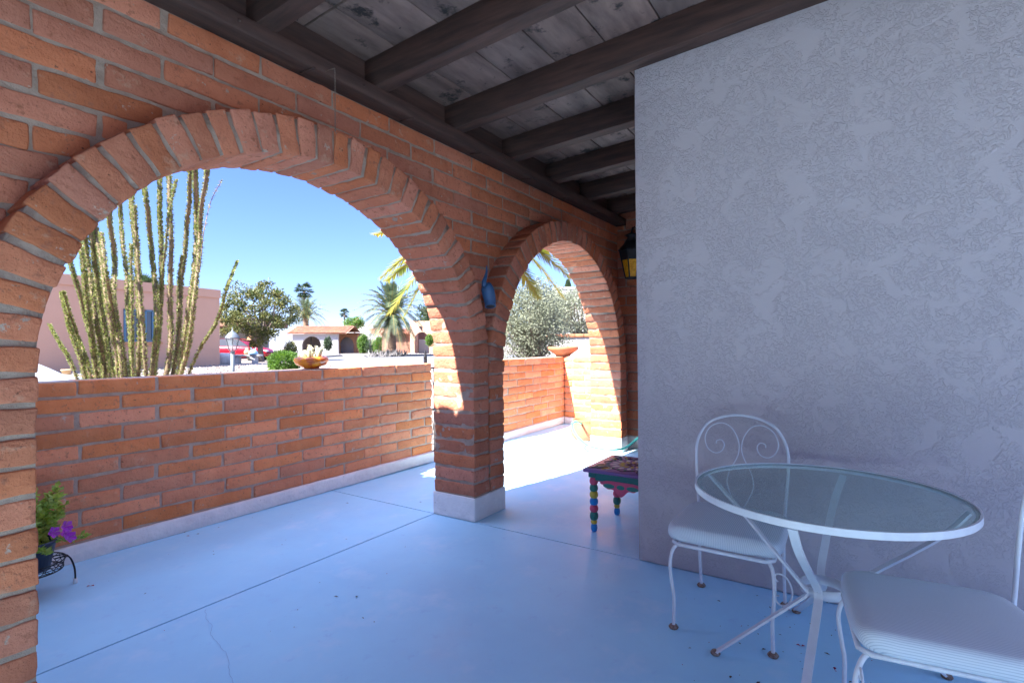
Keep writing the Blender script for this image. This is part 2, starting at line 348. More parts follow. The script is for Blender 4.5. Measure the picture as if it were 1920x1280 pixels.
# floor slabs with open joints over a dark bed
mb = MB(); g = .0055
XC = [-2.6, .40, XP1, 6.25, XE+.25]; YC = [-4.2, -.95, 2.956, YL+.27]
for i in range(len(XC)-1):
    for j in range(len(YC)-1):
        mb.box((XC[i]+g*(i > 0), YC[j]+g*(j > 0), -.1), (XC[i+1]-g*(i < 3), YC[j+1]-g*(j < 2), 0))
mb.build('floor', 'floor', kind='structure')
mb = MB(); mb.box((XC[0]+.01, YC[0]+.01, -.09), (XC[-1]-.01, YC[-1]-.01, -.009)); mb.build('floor_joint_bed', 'joint', kind='structure')
# hairline crack in the near slab
cp = [at(px, 1, 0) for px in ()]
def flo(px, py):
    q = FW+(px-960)/FPX*RT-(py-640)/FPX*UP; t = -EYE.z/q.z; return EYE+q*t
pts = [flo(*p) for p in ((384,1143),(388,1160),(398,1174),(395,1190),(408,1206),(422,1222),(430,1240),(428,1262),(440,1285),(446,1310))]
mb = MB(); fine = []
for a, b in zip(pts[:-1], pts[1:]):
    for k in range(4):
        p = a.lerp(b, k/4); fine.append(p+Vector((random.uniform(-1,1), random.uniform(-1,1), 0))*.004)
for a, b in zip(fine[:-1], fine[1:]):
    t = (b-a).normalized(); n = Vector((-t.y, t.x, 0))*.0007
    mb.add([a-n+Z_*.003, a+n+Z_*.003, b+n+Z_*.003, b-n+Z_*.003], [(0,1,2,3)])
mb.build('floor_crack', plain('crack in paint', (.26, .40, .56), .8), kind='structure')

# ------------------------------------------------------------------ brickwork helpers
def courses(mb, o, u, n, L, z0, z1, nc, Lb=.455, gap=.02, depth=.12, off=0, clip=None, sp=.034, mi=0, first=0):
    """face bricks: origin o (at z0 irrelevant), u direction along wall, n outward normal of the face (toward viewer)"""
    ph = (z1-z0)/nc; P = Lb+gap
    for k in range(nc):
        z = z0+ph*(k+.5); x = -P*((k+first) % 2)/2-off+random.uniform(-.012, .012)
        while x < L:
            a = max(x+gap/2, 0); b = min(x+P-gap/2+random.uniform(-.012, .012), L); x += P
            segs = [(a, b)]
            if clip: segs = clip(a, b, z)
            for a1, b1 in segs:
                if b1-a1 < .045: continue
                cx = (a1+b1)/2; dz = random.uniform(-.003, .003); dep = depth
                mb.rbox(o+u*cx+Z_*(z+dz-o.z)-n*(dep/2)+n*random.uniform(-.003, .003), (u, Z_, n), (b1-a1, ph-.017+random.uniform(-.005, .004), dep), .007, sp, mi)
# ------------------------------------------------------------------ arcade
arc = thing('brick_arcade', 'tall slump brick arcade with two round arches carrying the dark porch roof', 'brick wall', (XP1, YA, 0))
def rel(mb, ox, oy, oz=0):
    mb.v = [(x-ox, y-oy, z-oz) for x, y, z in mb.v]; return mb
def arch_z(x, k=0, grow=0):
    Xc, zs, rx, rz, _ = ARCH[k]; t = (x-Xc)/(rx+grow)
    return zs+(rz+grow)*math.sqrt(max(0, 1-t*t)) if abs(t) < 1 else None
def clip(a, b, z):
    """keep spandrel bricks outside the arch rings"""
    segs = [(a, b)]
    for (Xc, zs, rx, rz, _) in ARCH:
        gr = RW-.03; zz = z-zs-.03
        if zz > rz+gr: continue
        h = (rx+gr)*math.sqrt(max(0, 1-(max(zz, 0)/(rz+gr))**2)); lo, hi = Xc-h+2.4, Xc+h+2.4; out = []
        for s, e in segs:
            if e <= lo or s >= hi: out.append((s, e))
            else:
                if s < lo: out.append((s, lo))
                if e > hi: out.append((hi, e))
        segs = out
    return segs
mb = MB(); nco = 26
courses(mb, Vector((-2.4, YA, 0)), X_, -Y_, XB+2.4+.1, .187, HT+.004, 24, clip=clip, depth=.10)
courses(mb, Vector((-2.4, YB, 0)), X_, Y_, XE+2.5, .187, HT+.2, 26, clip=clip, depth=.05, sp=.12)
# mortar core in columns
NX = 340
def zlow(x):
    z = .0
    for k, (Xc, zs, rx, rz, _) in enumerate(ARCH):
        if abs(x-Xc) < rx+RW-.02: z = arch_z(x, k, RW-.10) or zs*.9
        if rx+.1 <= abs(x-Xc) < rx+RW-.02: z = .6
    return z
xs = [-2.4+(XE+2.5)*i/NX for i in range(NX+1)]
for a, b in zip(xs[:-1], xs[1:]):
    z0 = max(zlow(a), zlow(b)); z1 = HT+.25; y0, y1 = YA+.009, YB-.008
    if b > XB+.3: y0 = YB-.25
    if z0 < .01: z0 = .01
    mb.add([(a,y0,z0),(b,y0,z0),(b,y1,z0),(a,y1,z0),(a,y0,z1),(b,y0,z1),(b,y1,z1),(a,y1,z1)], [(0,3,2,1),(4,5,6,7),(0,1,5,4),(2,3,7,6)], 1)
rel(mb, XP1, YA); mb.build('spandrel', ['brick', 'mortar'], arc)
for k, (Xc, zs, rx, rz, nj) in enumerate(ARCH):
    mb = MB(); dep = YB-YR; yc = (YR+YB)/2
    # jamb legs
    for s in (-1, 1):
        ph = (zs-.187)/nj
        for i in range(nj):
            mb.rbox((Xc+s*(rx+RW/2), yc, .187+ph*(i+.5)), (X_, Z_, Y_), (RW-.008+random.uniform(-.006, .004), ph-.018, dep+random.uniform(-.006, .006)), .0075, .03, 0, (.008, 11, .003, 42))
        x0, x1 = Xc+s*(rx+.009), Xc+s*(rx+RW-.007); x0, x1 = min(x0, x1), max(x0, x1)
        mb.box((x0, YR+.009, .03), (x1, YB-.009, zs+.02), 1)
        if s < 0 and k == 0: mb.rbox((Xc+s*(rx+RW/2), yc, .155), (X_, Z_, Y_), (RW-.01, .05, dep-.004), .01, .03, 0, (.005, 10, .002, 40))
    # voussoirs along the curve, equal arc steps
    T = [i/600*math.pi for i in range(601)]; q = [(Xc-(rx+RW/2)*math.cos(t), zs+(rz+RW/2)*math.sin(t)) for t in T]
    cum = [0]
    for a, b in zip(q[:-1], q[1:]): cum.append(cum[-1]+math.hypot(b[0]-a[0], b[1]-a[1]))
    n = int(round(cum[-1]/.118))
    import bisect
    for i in range(n):
        sN = cum[-1]*(i+.5)/n; t = T[min(600, bisect.bisect_left(cum, sN))]
        pos = Vector((Xc-(rx+RW/2)*math.cos(t), yc, zs+(rz+RW/2)*math.sin(t)))
        tan = Vector(((rx+RW/2)*math.sin(t), 0, (rz+RW/2)*math.cos(t))).normalized(); rad = Vector((-tan.z, 0, tan.x))
        mb.rbox(pos, (tan, rad, Y_), (.118-.021+random.uniform(-.008, .006), RW-.004+random.uniform(-.01, .008), dep+random.uniform(-.008, .008)), .0075, .03, 0, (.008, 11, .003, 42), taper=.07)
    ns = 90
    for i in range(ns):
        ta, tb = math.pi*i/ns, math.pi*(i+1)/ns; vs = []
        for t in (ta, tb):
            for gr in (.010, RW-.012):
                for y in (YR+.011, YB-.009): vs.append((Xc-(rx+gr)*math.cos(t), y, zs+(rz+gr)*math.sin(t)))
        mb.add(vs, [(0,1,5,4),(2,6,7,3),(0,4,6,2),(1,3,7,5)], 1, None, True)
    rel(mb, XP1, YA); mb.build('brick_arch', ['brick', 'mortar'], arc)
# white painted plinths under the piers
for (a, b) in ((-2.4, XJ), (XP1, XP2), (6.38, 6.6)):
    mb = MB(); y1 = YB+.004
    hp_ = .187 if a > 0 else .12; mb.rbox(((a+b)/2, (YR+y1)/2, hp_/2), (X_, Y_, Z_), (b-a+.006, y1-YR+.008, hp_), .006, .03, 0, (.0015, 15, .001, 50))
    rel(mb, XP1, YA); mb.build('plinth', 'whitebase', arc)

# ------------------------------------------------------------------ low garden walls
def lowwall(name, label, segs, T=.25):
    """segs: list of (origin, u, n, length)"""
    o0 = segs[0][0]; t = thing(name, label, 'brick wall', (o0.x, o0.y, 0)); mb = MB(); pb = MB()
    for (o, u, n, L, first, ea, eb) in segs:
        courses(mb, o, u, n, L, .12, HL, 10, depth=T/2-.003, first=first)
        courses(mb, o-n*T, u, -n, L, .12, HL, 10, depth=T/2-.003, sp=.12, first=first)
        c = o+u*(L/2)-n*T/2; rot = Matrix((u, n, Z_)).transposed()
        mb.box((c.x-L/2+.012, c.y-T/2+.009, .01), (c.x+L/2-.012, c.y+T/2-.009, HL-.006), 1, rot=rot if abs(u.x) < .5 else None, c=(c.x, c.y, HL/2))
        pb.rbox(c+Z_*.06, (u, n, Z_), (L-.004+ea+eb, T+.045, .12), .014, .05, 0, (.004, 9, .002, 30))
    rel(mb, o0.x, o0.y); rel(pb, o0.x, o0.y)
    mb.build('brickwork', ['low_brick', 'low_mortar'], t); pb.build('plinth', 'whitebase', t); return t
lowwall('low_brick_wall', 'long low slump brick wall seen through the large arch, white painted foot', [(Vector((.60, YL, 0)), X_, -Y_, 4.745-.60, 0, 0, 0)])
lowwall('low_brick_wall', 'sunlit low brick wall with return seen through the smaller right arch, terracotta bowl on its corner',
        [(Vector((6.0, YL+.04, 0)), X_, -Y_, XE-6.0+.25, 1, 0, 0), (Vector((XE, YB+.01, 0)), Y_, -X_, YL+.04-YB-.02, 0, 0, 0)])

# ------------------------------------------------------------------ house: stucco block, back wall, side wing
mb = MB(); mb.box((XS, -4.2, 0), (XB+.3, YS, 3.34))
hb = thing('stucco_house_wall', 'large white textured stucco wall beside the glass table', 'house wall', (XS, YS, 0))
mb = MB(); mb.rbox(((XS+XB+.3)/2, (YS-4.2)/2, 1.66), (X_, Y_, Z_), (XB+.3-XS, YS+4.2, 3.32), .012, .25, 0, (.003, 2, 0, 1)); rel(mb, XS, YS)
mb.build('stucco_block', 'stucco', hb)
bwall = thing('brick_entry_wall', 'short brick wall at the far end of the entry behind the lantern', 'brick wall', (XB, 2.0, 0))
mb = MB(); courses(mb, Vector((XB, YS, 0)), Y_, -X_, YA-YS+.01, .12, HT+.2, 24, depth=.1); mb.box((XB+.009, YS, 0), (XB+.28, YB-.02, HT+.25), 1)
rel(mb, XB, 2.0); mb.build('brickwork', ['brick', 'mortar'], bwall)
mb = MB(); mb.rbox((XB+.02, (YS+YA)/2, .08), (X_, Y_, Z_), (.06, YA-YS, .16), .008, .05); rel(mb, XB, 2.0); mb.build('plinth', 'whitebase', bwall)
# side wing (mostly behind the left pier) with clay tile eave
wing = thing('tiled_side_wing', 'white stucco side wing with clay tile eave behind the left pier', 'house wing', (.6, 4, 0))
mb = MB(); mb.box((-3.4, YB+.02, 0), (.56, 4.95, 3.42)); rel(mb, .6, 4); mb.build('wall', 'stucco', wing)
def tile_roof(mb, x0, x1, y0, y1, z_e, z_r, pitch=.19, along='Y'):
    """barrel tiles running down to the eave at x1, repeated along y"""
    n = int((y1-y0)/pitch)
    for i in range(n):
        yc = y0+(i+.5)*pitch; m_ = 8
        for s in range(5):
            f0, f1 = s/5, (s+1.06)/5; vs = []
            for f in (f0, f1):
                x = x0+(x1-x0)*f; z = z_r+(z_e-z_r)*f+(.02 if f == f1 else 0)
                for j in range(m_+1):
                    a = math.pi*j/m_; vs.append((x, yc-math.cos(a)*pitch*.46, z+math.sin(a)*.04))
            mb.add(vs, [(j, j+1, m_+2+j, m_+1+j) for j in range(m_)], 0, None, True)
mb = MB(); tile_roof(mb, -.4, .87, YB-.02, 5.0, 3.64, 4.04); mb.box((-.4, YB+.02, 3.42), (.83, 4.96, 3.655)); mb.v = [(x+(.12*max(0, y-3.35) if x > .3 else 0), y, z) for x, y, z in mb.v]; rel(mb, .6, 4); mb.build('tile_roof', 'tile', wing)

mb = MB(); mb.box((-4.8, -6, -.1), (-4.5, 6, 4.3)); mb.build('rear_sun_blocker', 'stucco', label='plain stucco wall added unseen behind the viewer to block part of the sun', cat='house wall')  # unseen wall, added to limit the sun entering the porch from behind
# ------------------------------------------------------------------ porch roof
roof = thing('porch_roof', 'dark stained timber porch roof with exposed rafters and plank deck', 'roof', (XP1, 1, 3))
RZ = lambda y: 3.092+.055*(2.584-y)
sl_ = math.atan(.055)
YI = -2.3
k = -7
while True:
    xr = 3.274+.805*k
    if xr > XB+.05: break
    if xr > -2.1:
        mb = MB(); a, b = xr-.115, xr; vs = []
        for (y, zz) in ((3.12, 0), (YI, 0)):
            z = RZ(y); vs += [(a,y,z),(b,y,z),(b,y,z+.185),(a,y,z+.185)]
        c = Vector(((a+b)/2, (3.04+YI)/2, RZ((3.04+YI)/2)+.0975)); u = Vector((0, -math.cos(sl_), math.sin(sl_))); n = X_.cross(u)
        mb.rbox(c, (u, X_, n), (3.04-YI, .115, .195), .005, .1, 0, (.002, 6, .001, 30)); rel(mb, XP1, 1, 3); mb.build('rafter', 'rafter', roof)
    k += 1
mb = MB(); y = 3.148; i = 0
while y > YI-.05:
    y2 = y-.361
    for (xa, xb) in ((-2.2, 1.9), (1.91, XE-.9)):
        z = RZ((y+y2)/2)+.197; u = Vector((0, -math.cos(sl_), math.sin(sl_))); n = X_.cross(u); n = n if n.z > 0 else -n
        mb.rbox(((xa+xb)/2, (y+y2)/2, z+.02), (X_, u, n), (xb-xa-.004, .353, .038), .005, .6, 0, (.001, 3, 0, 1))
    y = y2
rel(mb, XP1, 1, 3); mb.build('plank_deck', 'deck', roof)
mb = MB(); vs = [(-2.2,3.14,RZ(3.14)+.242),(XE-.8,3.14,RZ(3.14)+.242),(XE-.8,YI-.1,RZ(YI-.1)+.242),(-2.2,YI-.1,RZ(YI-.1)+.242)]
vs += [(x, y, z+.06) for x, y, z in vs]; mb.add(vs, [(0,3,2,1),(4,5,6,7),(0,1,5,4),(1,2,6,5),(2,3,7,6),(3,0,4,7)]); rel(mb, XP1, 1, 3); mb.build('roofing_sheet', 'black', roof)
mb = MB(); mb.rbox(((XB-2.4)/2, 2.672, (HT+3.095)/2), (X_, Y_, Z_), (XB+2.4-.01, .155, 3.095-HT), .006, .3, 0, (.002, 3, 0, 1))
for j in range(9):   # bolt heads and small spikes along the ledger
    x = .65+.805*j
    mb.tube([(x, 2.597, 3.055), (x, 2.588, 3.055)], .009, 8)
    mb.tube([(x+.42, 2.70, 2.999), (x+.43, 2.575, 2.994)], .006, 6)
rel(mb, XP1, 1, 3); mb.build('ledger_beam', 'beam', roof)
mb = MB(); mb.box((-2.4, 2.695, 3.096), (XB-.01, 2.717, 3.285)); rel(mb, XP1, 1, 3); mb.build('blocking_board', 'beam', roof)
mb = MB(); mb.rbox((4.62, YS+.035, 3.12), (X_, Y_, Z_), (2.05, .09, .12), .006, .3); rel(mb, XP1, 1, 3); mb.build('header_beam', 'rafter', roof)
mb = MB(); mb.box((-2.2, YI-.12, 3.06), (XS, YI-.01, 3.36)); rel(mb, XP1, 1, 3); mb.build('outer_beam', 'beam', roof)

# ------------------------------------------------------------------ glass table
TC = Vector((2.64, .13, 0)); TR = .522; TZ = .755
tb = thing('glass_table', 'round glass topped white iron table with crossed legs', 'table', TC)
mb = MB(); mb.lathe([(0, TZ-.006), (TR-.014, TZ-.006), (TR-.010, TZ-.004), (TR-.010, TZ), (TR-.014, TZ+.002), (0, TZ+.002)], n=72); g_ = mb.build('glass_top', 'glasstop', tb)
mb = MB(); mb.lathe([(TR-.022, TZ-.009), (TR-.022, TZ-.006), (TR-.008, TZ-.006), (TR-.008, TZ+.004), (TR, TZ+.004), (TR, TZ-.023), (TR-.004, TZ-.023), (TR-.008, TZ-.009), (TR-.022, TZ-.009)], n=120, sm=False); mb.build('rim', 'whitemetal', tb)
WR, WZ = .085, .335
mb = MB(); mb.lathe([(WR-.003, WZ-.02), (WR+.003, WZ-.02), (WR+.003, WZ+.02), (WR-.003, WZ+.02), (WR-.003, WZ-.02)], n=40); mb.build('waist_ring', 'whitemetal', tb)
def P2(a, r, z): return Vector((r*math.cos(R(a)), r*math.sin(R(a)), z))
for (ta, fa) in ((76, 112), (172, 173), (278, 292), (-8, 18)):
    wa = (ta+fa)/2
    if ta == -8: wa = 5
    p = bez([P2(ta, TR-.02, TZ-.03), P2(ta*.7+wa*.3, .40, .60), P2(wa, WR+.055, WZ+.055), P2(wa, WR+.012, WZ), P2(wa, WR+.055, WZ-.06), P2(fa*.7+wa*.3, .30, .14), P2(fa, .46, .012)], 6)
    if ta == 76: p = bez([Vector((.15, .5, TZ-.03)), Vector((.015, .34, .62)), Vector((-.12, .177, .5)), Vector((-.105, .075, .375)), Vector((-.088, .055, .335)), Vector((-.105, .10, .29)), Vector((-.145, .27, .14)), Vector((-.166, .411, .012))], 6)
    q = []; mb = MB()
    for i, c in enumerate(p):
        t = (p[min(i+1, len(p)-1)]-p[max(i-1, 0)]).normalized(); side = Vector((-math.sin(R(wa)), math.cos(R(wa)), 0)); side = (side-t*side.dot(t)).normalized(); nn = t.cross(side)
        q += [c+side*.016+nn*.0045, c-side*.016+nn*.0045, c-side*.016-nn*.0045, c+side*.016-nn*.0045]
    fs = [(0,1,2,3)]+[(4*i+a, 4*i+(a+1) % 4, 4*i+4+(a+1) % 4, 4*i+4+a)[::-1] for i in range(len(p)-1) for a in range(4)]+[tuple(4*(len(p)-1)+j for j in (3,2,1,0))]
    mb.add(q, fs); leg = mb.build('leg', 'whitemetal', tb)
    fb = MB(); e = P2(fa, .465, 0) if ta != 76 else Vector((-.166, .414, 0)); fb.lathe([(0, 0), (.018, 0), (.022, .006), (.017, .016), (0, .02)], e, 14); fb.build('foot', 'rust', leg)

# ------------------------------------------------------------------ chairs (front = +x, floor origin)
def cushion(W, D, z0, z1, mi=0):
    mb = MB(); nx, ny = 26, 26; top = []; 
    def ring(f, z, infl=0): return [( (math.copysign(abs(math.cos(a))**.28, math.cos(a)))*(D/2*f+infl), (math.copysign(abs(math.sin(a))**.28, math.sin(a)))*(W/2*f+infl)*(1+.04*math.cos(a)), z) for a in [2*math.pi*(j+.5)/64 for j in range(64)]]
    h = z1-z0
    lv = [ring(.90, z0), ring(.97, z0+.004), ring(1.0, z0+.2*h), ring(1.01, z0+.45*h), ring(1.0, z0+.68*h), ring(.975, z0+.82*h), ring(.93, z0+.91*h), ring(.8, z0+.975*h), ring(.5, z0+1.03*h), ring(.2, z0+1.05*h)]
    vs = [v for l in lv for v in l]; k = len(lv); fs = [tuple(range(64))[::-1]]
    for i in range(k-1):
        for j in range(64): fs.append((i*64+j, i*64+(j+1) % 64, (i+1)*64+(j+1) % 64, (i+1)*64+j))
    fs.append(tuple((k-1)*64+j for j in range(64)))
    vs = [Vector(v)+noise.noise_vector(Vector(v)*14)*.0045 for v in vs]
    mb.add(vs, fs, 0, None, True); mb.r = []
    for i in range(k):
        for j in range(64): sn = math.sin(2*math.pi*(j+.5)/64); mb.r.append(lv[i][j][1]+(math.copysign(abs(sn)**.6, sn)*(z1-lv[i][j][2]) if i < 8 else 0))
    return mb
def make_chair(label, loc, rotz):
    t = thing('iron_chair', label, 'chair', loc, rotz, 'white iron chairs at the glass table')
    W, D, SH = .47, .50, .415
    cushion(W+.04, D+.02, SH+.014, SH+.096).build('seat_cushion', 'fabric', t)
    mb = MB(); w2, d2 = W/2-.01, D/2-.0
    mb.tube([(d2, -w2+.03, SH), (d2, w2-.03, SH), (d2-.03, w2, SH), (-d2+.02, w2, SH), (-d2, w2-.03, SH), (-d2, -w2+.03, SH), (-d2+.02, -w2, SH), (d2-.03, -w2, SH)], .009, 8, close=True)
    mb.box((-d2+.03, -w2+.03, SH+.006), (d2-.03, w2-.03, SH+.013)); mb.build('seat_frame', 'whitemetal', t)
    for s in (-1, 1):
        mb = MB(); mb.tube(bez([(d2-.035, s*(w2-.03), SH), (d2-.004, s*(w2-.004), SH-.03), (d2+.014, s*(w2+.006), SH-.10), (d2+.004, s*w2, SH-.2), (d2-.004, s*(w2-.006), .15), (d2, s*(w2-.004), .012)], 6), .0085, 10)
        l = mb.build('leg', 'whitemetal', t); fb = MB(); fb.lathe([(0, 0), (.02, 0), (.024, .007), (.018, .016), (0, .02)], (d2, s*(w2-.004), 0), 16); fb.build('foot', 'rust', l)
        mb = MB(); mb.tube(bez([(-d2, s*(w2-.01), SH), (-d2, s*(w2-.01), .2), (-d2-.03, s*(w2-.01), .012)], 6), .0085, 10)
        l = mb.build('leg', 'whitemetal', t); fb = MB(); fb.lathe([(0, 0), (.02, 0), (.024, .007), (.018, .016), (0, .02)], (-d2-.03, s*(w2-.01), 0), 16); fb.build('foot', 'rust', l)
        if s < 0: continue
        # C scroll bracket
        pts = []; cy, cz = s*(w2+.005), SH-.10
        for i in range(40):
            a = math.pi/2-2*math.pi*i/39*1.0; rr = .055
        sp_ = [(.0, .03), (.006, .045), (.020, .050), (.030, .040), (.028, .028), (.018, .026)]
        c1 = [(.012, .020), (.002, .030), (.004, .046), (.020, .052), (.042, .040), (.058, .010), (.060, -.025), (.045, -.058), (.022, -.068), (.006, -.055), (.004, -.038), (.016, -.032)]
        mb = MB(); mb.tube(bez([(d2, cy+s*x*1.15, cz+z*1.15) for x, z in c1], 5), .004, 6); mb.build('scroll_bracket', 'whitemetal', t)
    # backrest hoop
    B = -d2-.005; hz = lambda z: B-.05*max(0, (z-SH))/.5
    hp = [(w2-.01, SH-.01), (w2, SH+.13), (w2+.012, SH+.30), (w2+.006, SH+.42), (w2-.045, SH+.52), (w2-.13, SH+.565), (0, SH+.58)]
    full = hp+[(-y, z) for y, z in hp[-2::-1]]
    mb = MB(); mb.tube(bez([(hz(z), y, z) for y, z in full], 6), .008, 10); mb.build('backrest_hoop', 'whitemetal', t)
    for s in (-1, 1):
        c = [(.008, SH+.06), (.045, SH+.13), (.068, SH+.20), (.055, SH+.27), (.018, SH+.345), (.006, SH+.40), (.018, SH+.46), (.055, SH+.515), (.11, SH+.53), (.165, SH+.50), (.19, SH+.44), (.175, SH+.385), (.135, SH+.36), (.098, SH+.375), (.085, SH+.41), (.10, SH+.435), (.125, SH+.43), (.128, SH+.412)]
        mb = MB(); mb.tube(bez([(hz(z)-.002, s*y, z) for y, z in c], 5), .0034, 6); mb.build('back_scroll', 'whitemetal', t)
    return t
make_chair('white iron chair with scroll hoop back standing against the stucco wall behind the table', (2.842, .545, 0), R(180))
make_chair('nearest white iron chair in the bottom right corner, mostly its striped cushion visible', (2.25, -.22, 0), R(97))

# ------------------------------------------------------------------ painted stool
st = thing('painted_stool', 'small purple topped carved stool with colourful beaded legs beside the stucco corner', 'stool', (3.84, 1.43, 0))
purple = plain('purple paint', (.20, .10, .27), .35); pink = plain('pink paint', (.62, .08, .16), .35); teal = plain('teal paint', (.02, .16, .14), .35)
yel = plain('yellow paint', (.62, .47, .05), .35); blu = plain('blue paint', (.01, .24, .60), .35); grn = plain('green paint', (.03, .20, .15), .35); ora = plain('orange paint', (.6, .22, .05), .4)
SW = .285; SHt = .475
mb = MB(); mb.rbox((0, 0, SHt-.013), (X_, Y_, Z_), (2*SW, 2*SW, .026), .006, .1, 0, (0, 1, 0, 1)); top = mb.build('top', purple, st)
mb = MB()   # carved flower medallion on the top
for ring_, (r0, n, sz, mi) in enumerate(((.035, 8, .022, 0), (.085, 12, .028, 1), (.14, 14, .032, 2), (.19, 22, .022, 3))):
    for i in range(n):
        a = 2*math.pi*i/n+ring_*.3; c = Vector((r0*math.cos(a), r0*math.sin(a), SHt)); ca, sa = math.cos(a), math.sin(a)
        vs = []; m_ = 10
        for jj in range(m_):
            b = 2*math.pi*jj/m_; x, y = sz*math.cos(b), sz*.5*math.sin(b); vs.append(c+Vector((x*ca-y*sa, x*sa+y*ca, .001)))
        vs.append(c+Z_*.007); mb.add(vs, [(jj, (jj+1) % m_, m_) for jj in range(m_)], mi, None, True)
for s in (0, 1, 2, 3):  # corner sprays
    a0 = math.pi/4+s*math.pi/2
    for k_ in range(-3, 4):
        a = a0+k_*.11; rr = .27+.05*(3-abs(k_))/3; mb.tube([(.215*math.cos(a), .215*math.sin(a), SHt+.001), (rr*math.cos(a), rr*math.sin(a), SHt+.001)], [.007, .003], 6, (k_+3) % 4)
    for sgn in (-1, 1):
        p = [Vector((SW-.03, SW-.03, 0)), Vector((SW-.075, SW-.12, 0)), Vector((SW-.10, SW-.20, 0)), Vector((SW-.05, 0.0, 0))] if sgn > 0 else [Vector((SW-.03, SW-.03, 0)), Vector((SW-.12, SW-.075, 0)), Vector((SW-.20, SW-.10, 0)), Vector((0, SW-.05, 0))]
        rot = Matrix.Rotation(s*math.pi/2, 3, 'Z'); mb.tube([rot@q+Z_*(SHt+.001) for q in bez(p, 6)], .004, 6, 0)
mb.build('carving', [plain('carved dark', (.06, .02, .04), .4), yel, plain('carved white', (.7, .68, .62), .4), grn], top)
for rk in range(4):
    rot = Matrix.Rotation(rk*math.pi/2, 3, 'Z'); mb = MB(); y = -(SW-.045)
    mb.box((-.2, y-.012, SHt-.085), (.2, y+.012, SHt-.026)); mb.v = [tuple(rot@Vector(v)) for v in mb.v]; ap = mb.build('apron', teal, st)
    mb = MB(); n = 40
    prof = [(-.165+.33*i/n) for i in range(n+1)]
    zl = lambda x: SHt-.135-.032*math.cos(x/.165*math.pi*1.0)-.014*math.cos(x/.165*math.pi*3)
    for xa, xb in zip(prof[:-1], prof[1:]):
        for (mi, o, f, g2) in ((0, .018, 0, 0), ):
            za, zb = zl(xa), zl(xb); zt = SHt-.075+.0*xa
            e0 = max(0, 1-(abs(xa)/.165)**6); e1 = max(0, 1-(abs(xb)/.165)**6); zc = SHt-.105
            vs = [(xa, y-o, zc+(zt-zc)*e0), (xb, y-o, zc+(zt-zc)*e1), (xb, y-o, zc+(zb-zc)*e1), (xa, y-o, zc+(za-zc)*e0)]
            vs += [(a, y+.01, c) for a, b, c in vs]; mb.add(vs, [(0,3,2,1),(4,5,6,7),(0,1,5,4),(3,7,6,2)], 0, None)
    for cx, rx in ((-.09, .045), (0, .03), (.09, .045)):
        vs = [(cx+rx*math.cos(b), y-.0195, SHt-.112+.017*math.sin(b)) for b in [2*math.pi*j/14 for j in range(14)]]; vs2 = [(a, y-.012, c) for a, b, c in vs]
        mb.add(vs+vs2, [tuple(range(14))]+[(j, (j+1) % 14, 14+(j+1) % 14, 14+j) for j in range(14)], 1)
    mb.v = [tuple(rot@Vector(v)) for v in mb.v]; mb.build('fretwork', [pink, grn], ap)
seq = [(.028, 0, .055, 0, blu), ]
def beadleg(cx, cy):
    lg = MB(); mats = [blu, yel, grn, pink, teal]; z = 0
    for (h, r, mi) in ((.056, .026, 0), (.030, .024, 1), (.060, .034, 2), (.052, .034, 3), (.052, .034, 0), (.050, .034, 1), (.050, .034, 2), (.055, .034, 3)):
        n = 24; prof = []
        for i in range(9):
            f = i/8; prof.append((r*(.66+.34*math.sin(math.pi*f)**.6), z+h*f))
        k = len(prof); vs = []
        for rr, zz in prof:
            for j in range(n):
                a = 2*math.pi*j/n; q = rr*(1-.08*abs(math.sin(2.5*a))**.5 if h > .045 else 1); vs.append((cx+q*math.cos(a), cy+q*math.sin(a), zz))
        fs = [(i*n+j, i*n+(j+1) % n, (i+1)*n+(j+1) % n, (i+1)*n+j) for i in range(k-1) for j in range(n)]
        if z == 0: fs.append(tuple(range(n))[::-1])
        lg.add(vs, fs, mi, None, True); z += h
    lg.rbox((cx, cy, (z+SHt-.026)/2), (X_, Y_, Z_), (.062, .062, SHt-.026-z), .008, .05, 4, (0, 1, 0, 1))
    lg.build('leg', mats, st)
for sx in (-1, 1):
    for sy in (-1, 1): beadleg(sx*(SW-.06), sy*(SW-.06))

# ------------------------------------------------------------------ small things on the porch
# wall lantern on brick back wall
ln = thing('wall_lantern', 'black iron lantern with amber glass hanging on the brick corner', 'lantern', (XB-.30, 2.41, 2.50))
amber = mat('amber hammered glass', (.85, .40, .02), .25, (.60, .25, .01), 40, 3, bump=.9, bscale=60, bdist=.01)
mb = MB(); 
def hexring(r, z, n=6, ph=0): return [Vector((r*math.cos(2*math.pi*(j+ph)/n), r*math.sin(2*math.pi*(j+ph)/n), z)) for j in range(n)]
up, lo = hexring(.155, .10), hexring(.085, -.25)
for j in range(6):
    mb.bar(up[j], lo[j], .014, .014); mb.bar(up[j], up[(j+1) % 6], .014, .014); mb.bar(lo[j], lo[(j+1) % 6], .014, .014)
    a, b = up[j], up[(j+1) % 6]; c, d = a.lerp(lo[j], .35), b.lerp(lo[(j+1) % 6], .35); mb.add([a*.985, b*.985, d*.985, c*.985], [(0,1,2,3)])
mb.lathe([(.0, -.262), (.085, -.262), (.088, -.25), (0, -.25)], n=6); mb.build('frame', 'black', ln)
mb = MB()
for j in range(6):
    a, b = up[j].lerp(lo[j], .28), up[(j+1) % 6].lerp(lo[(j+1) % 6], .28); c, d = lo[(j+1) % 6], lo[j]
    mb.add([p*Vector((.97, .97, 1)).x if False else Vector((p.x*.96, p.y*.96, p.z)) for p in (a, b, c, d)], [(0,1,2,3)])
mb.build('amber_pane', amber, ln)
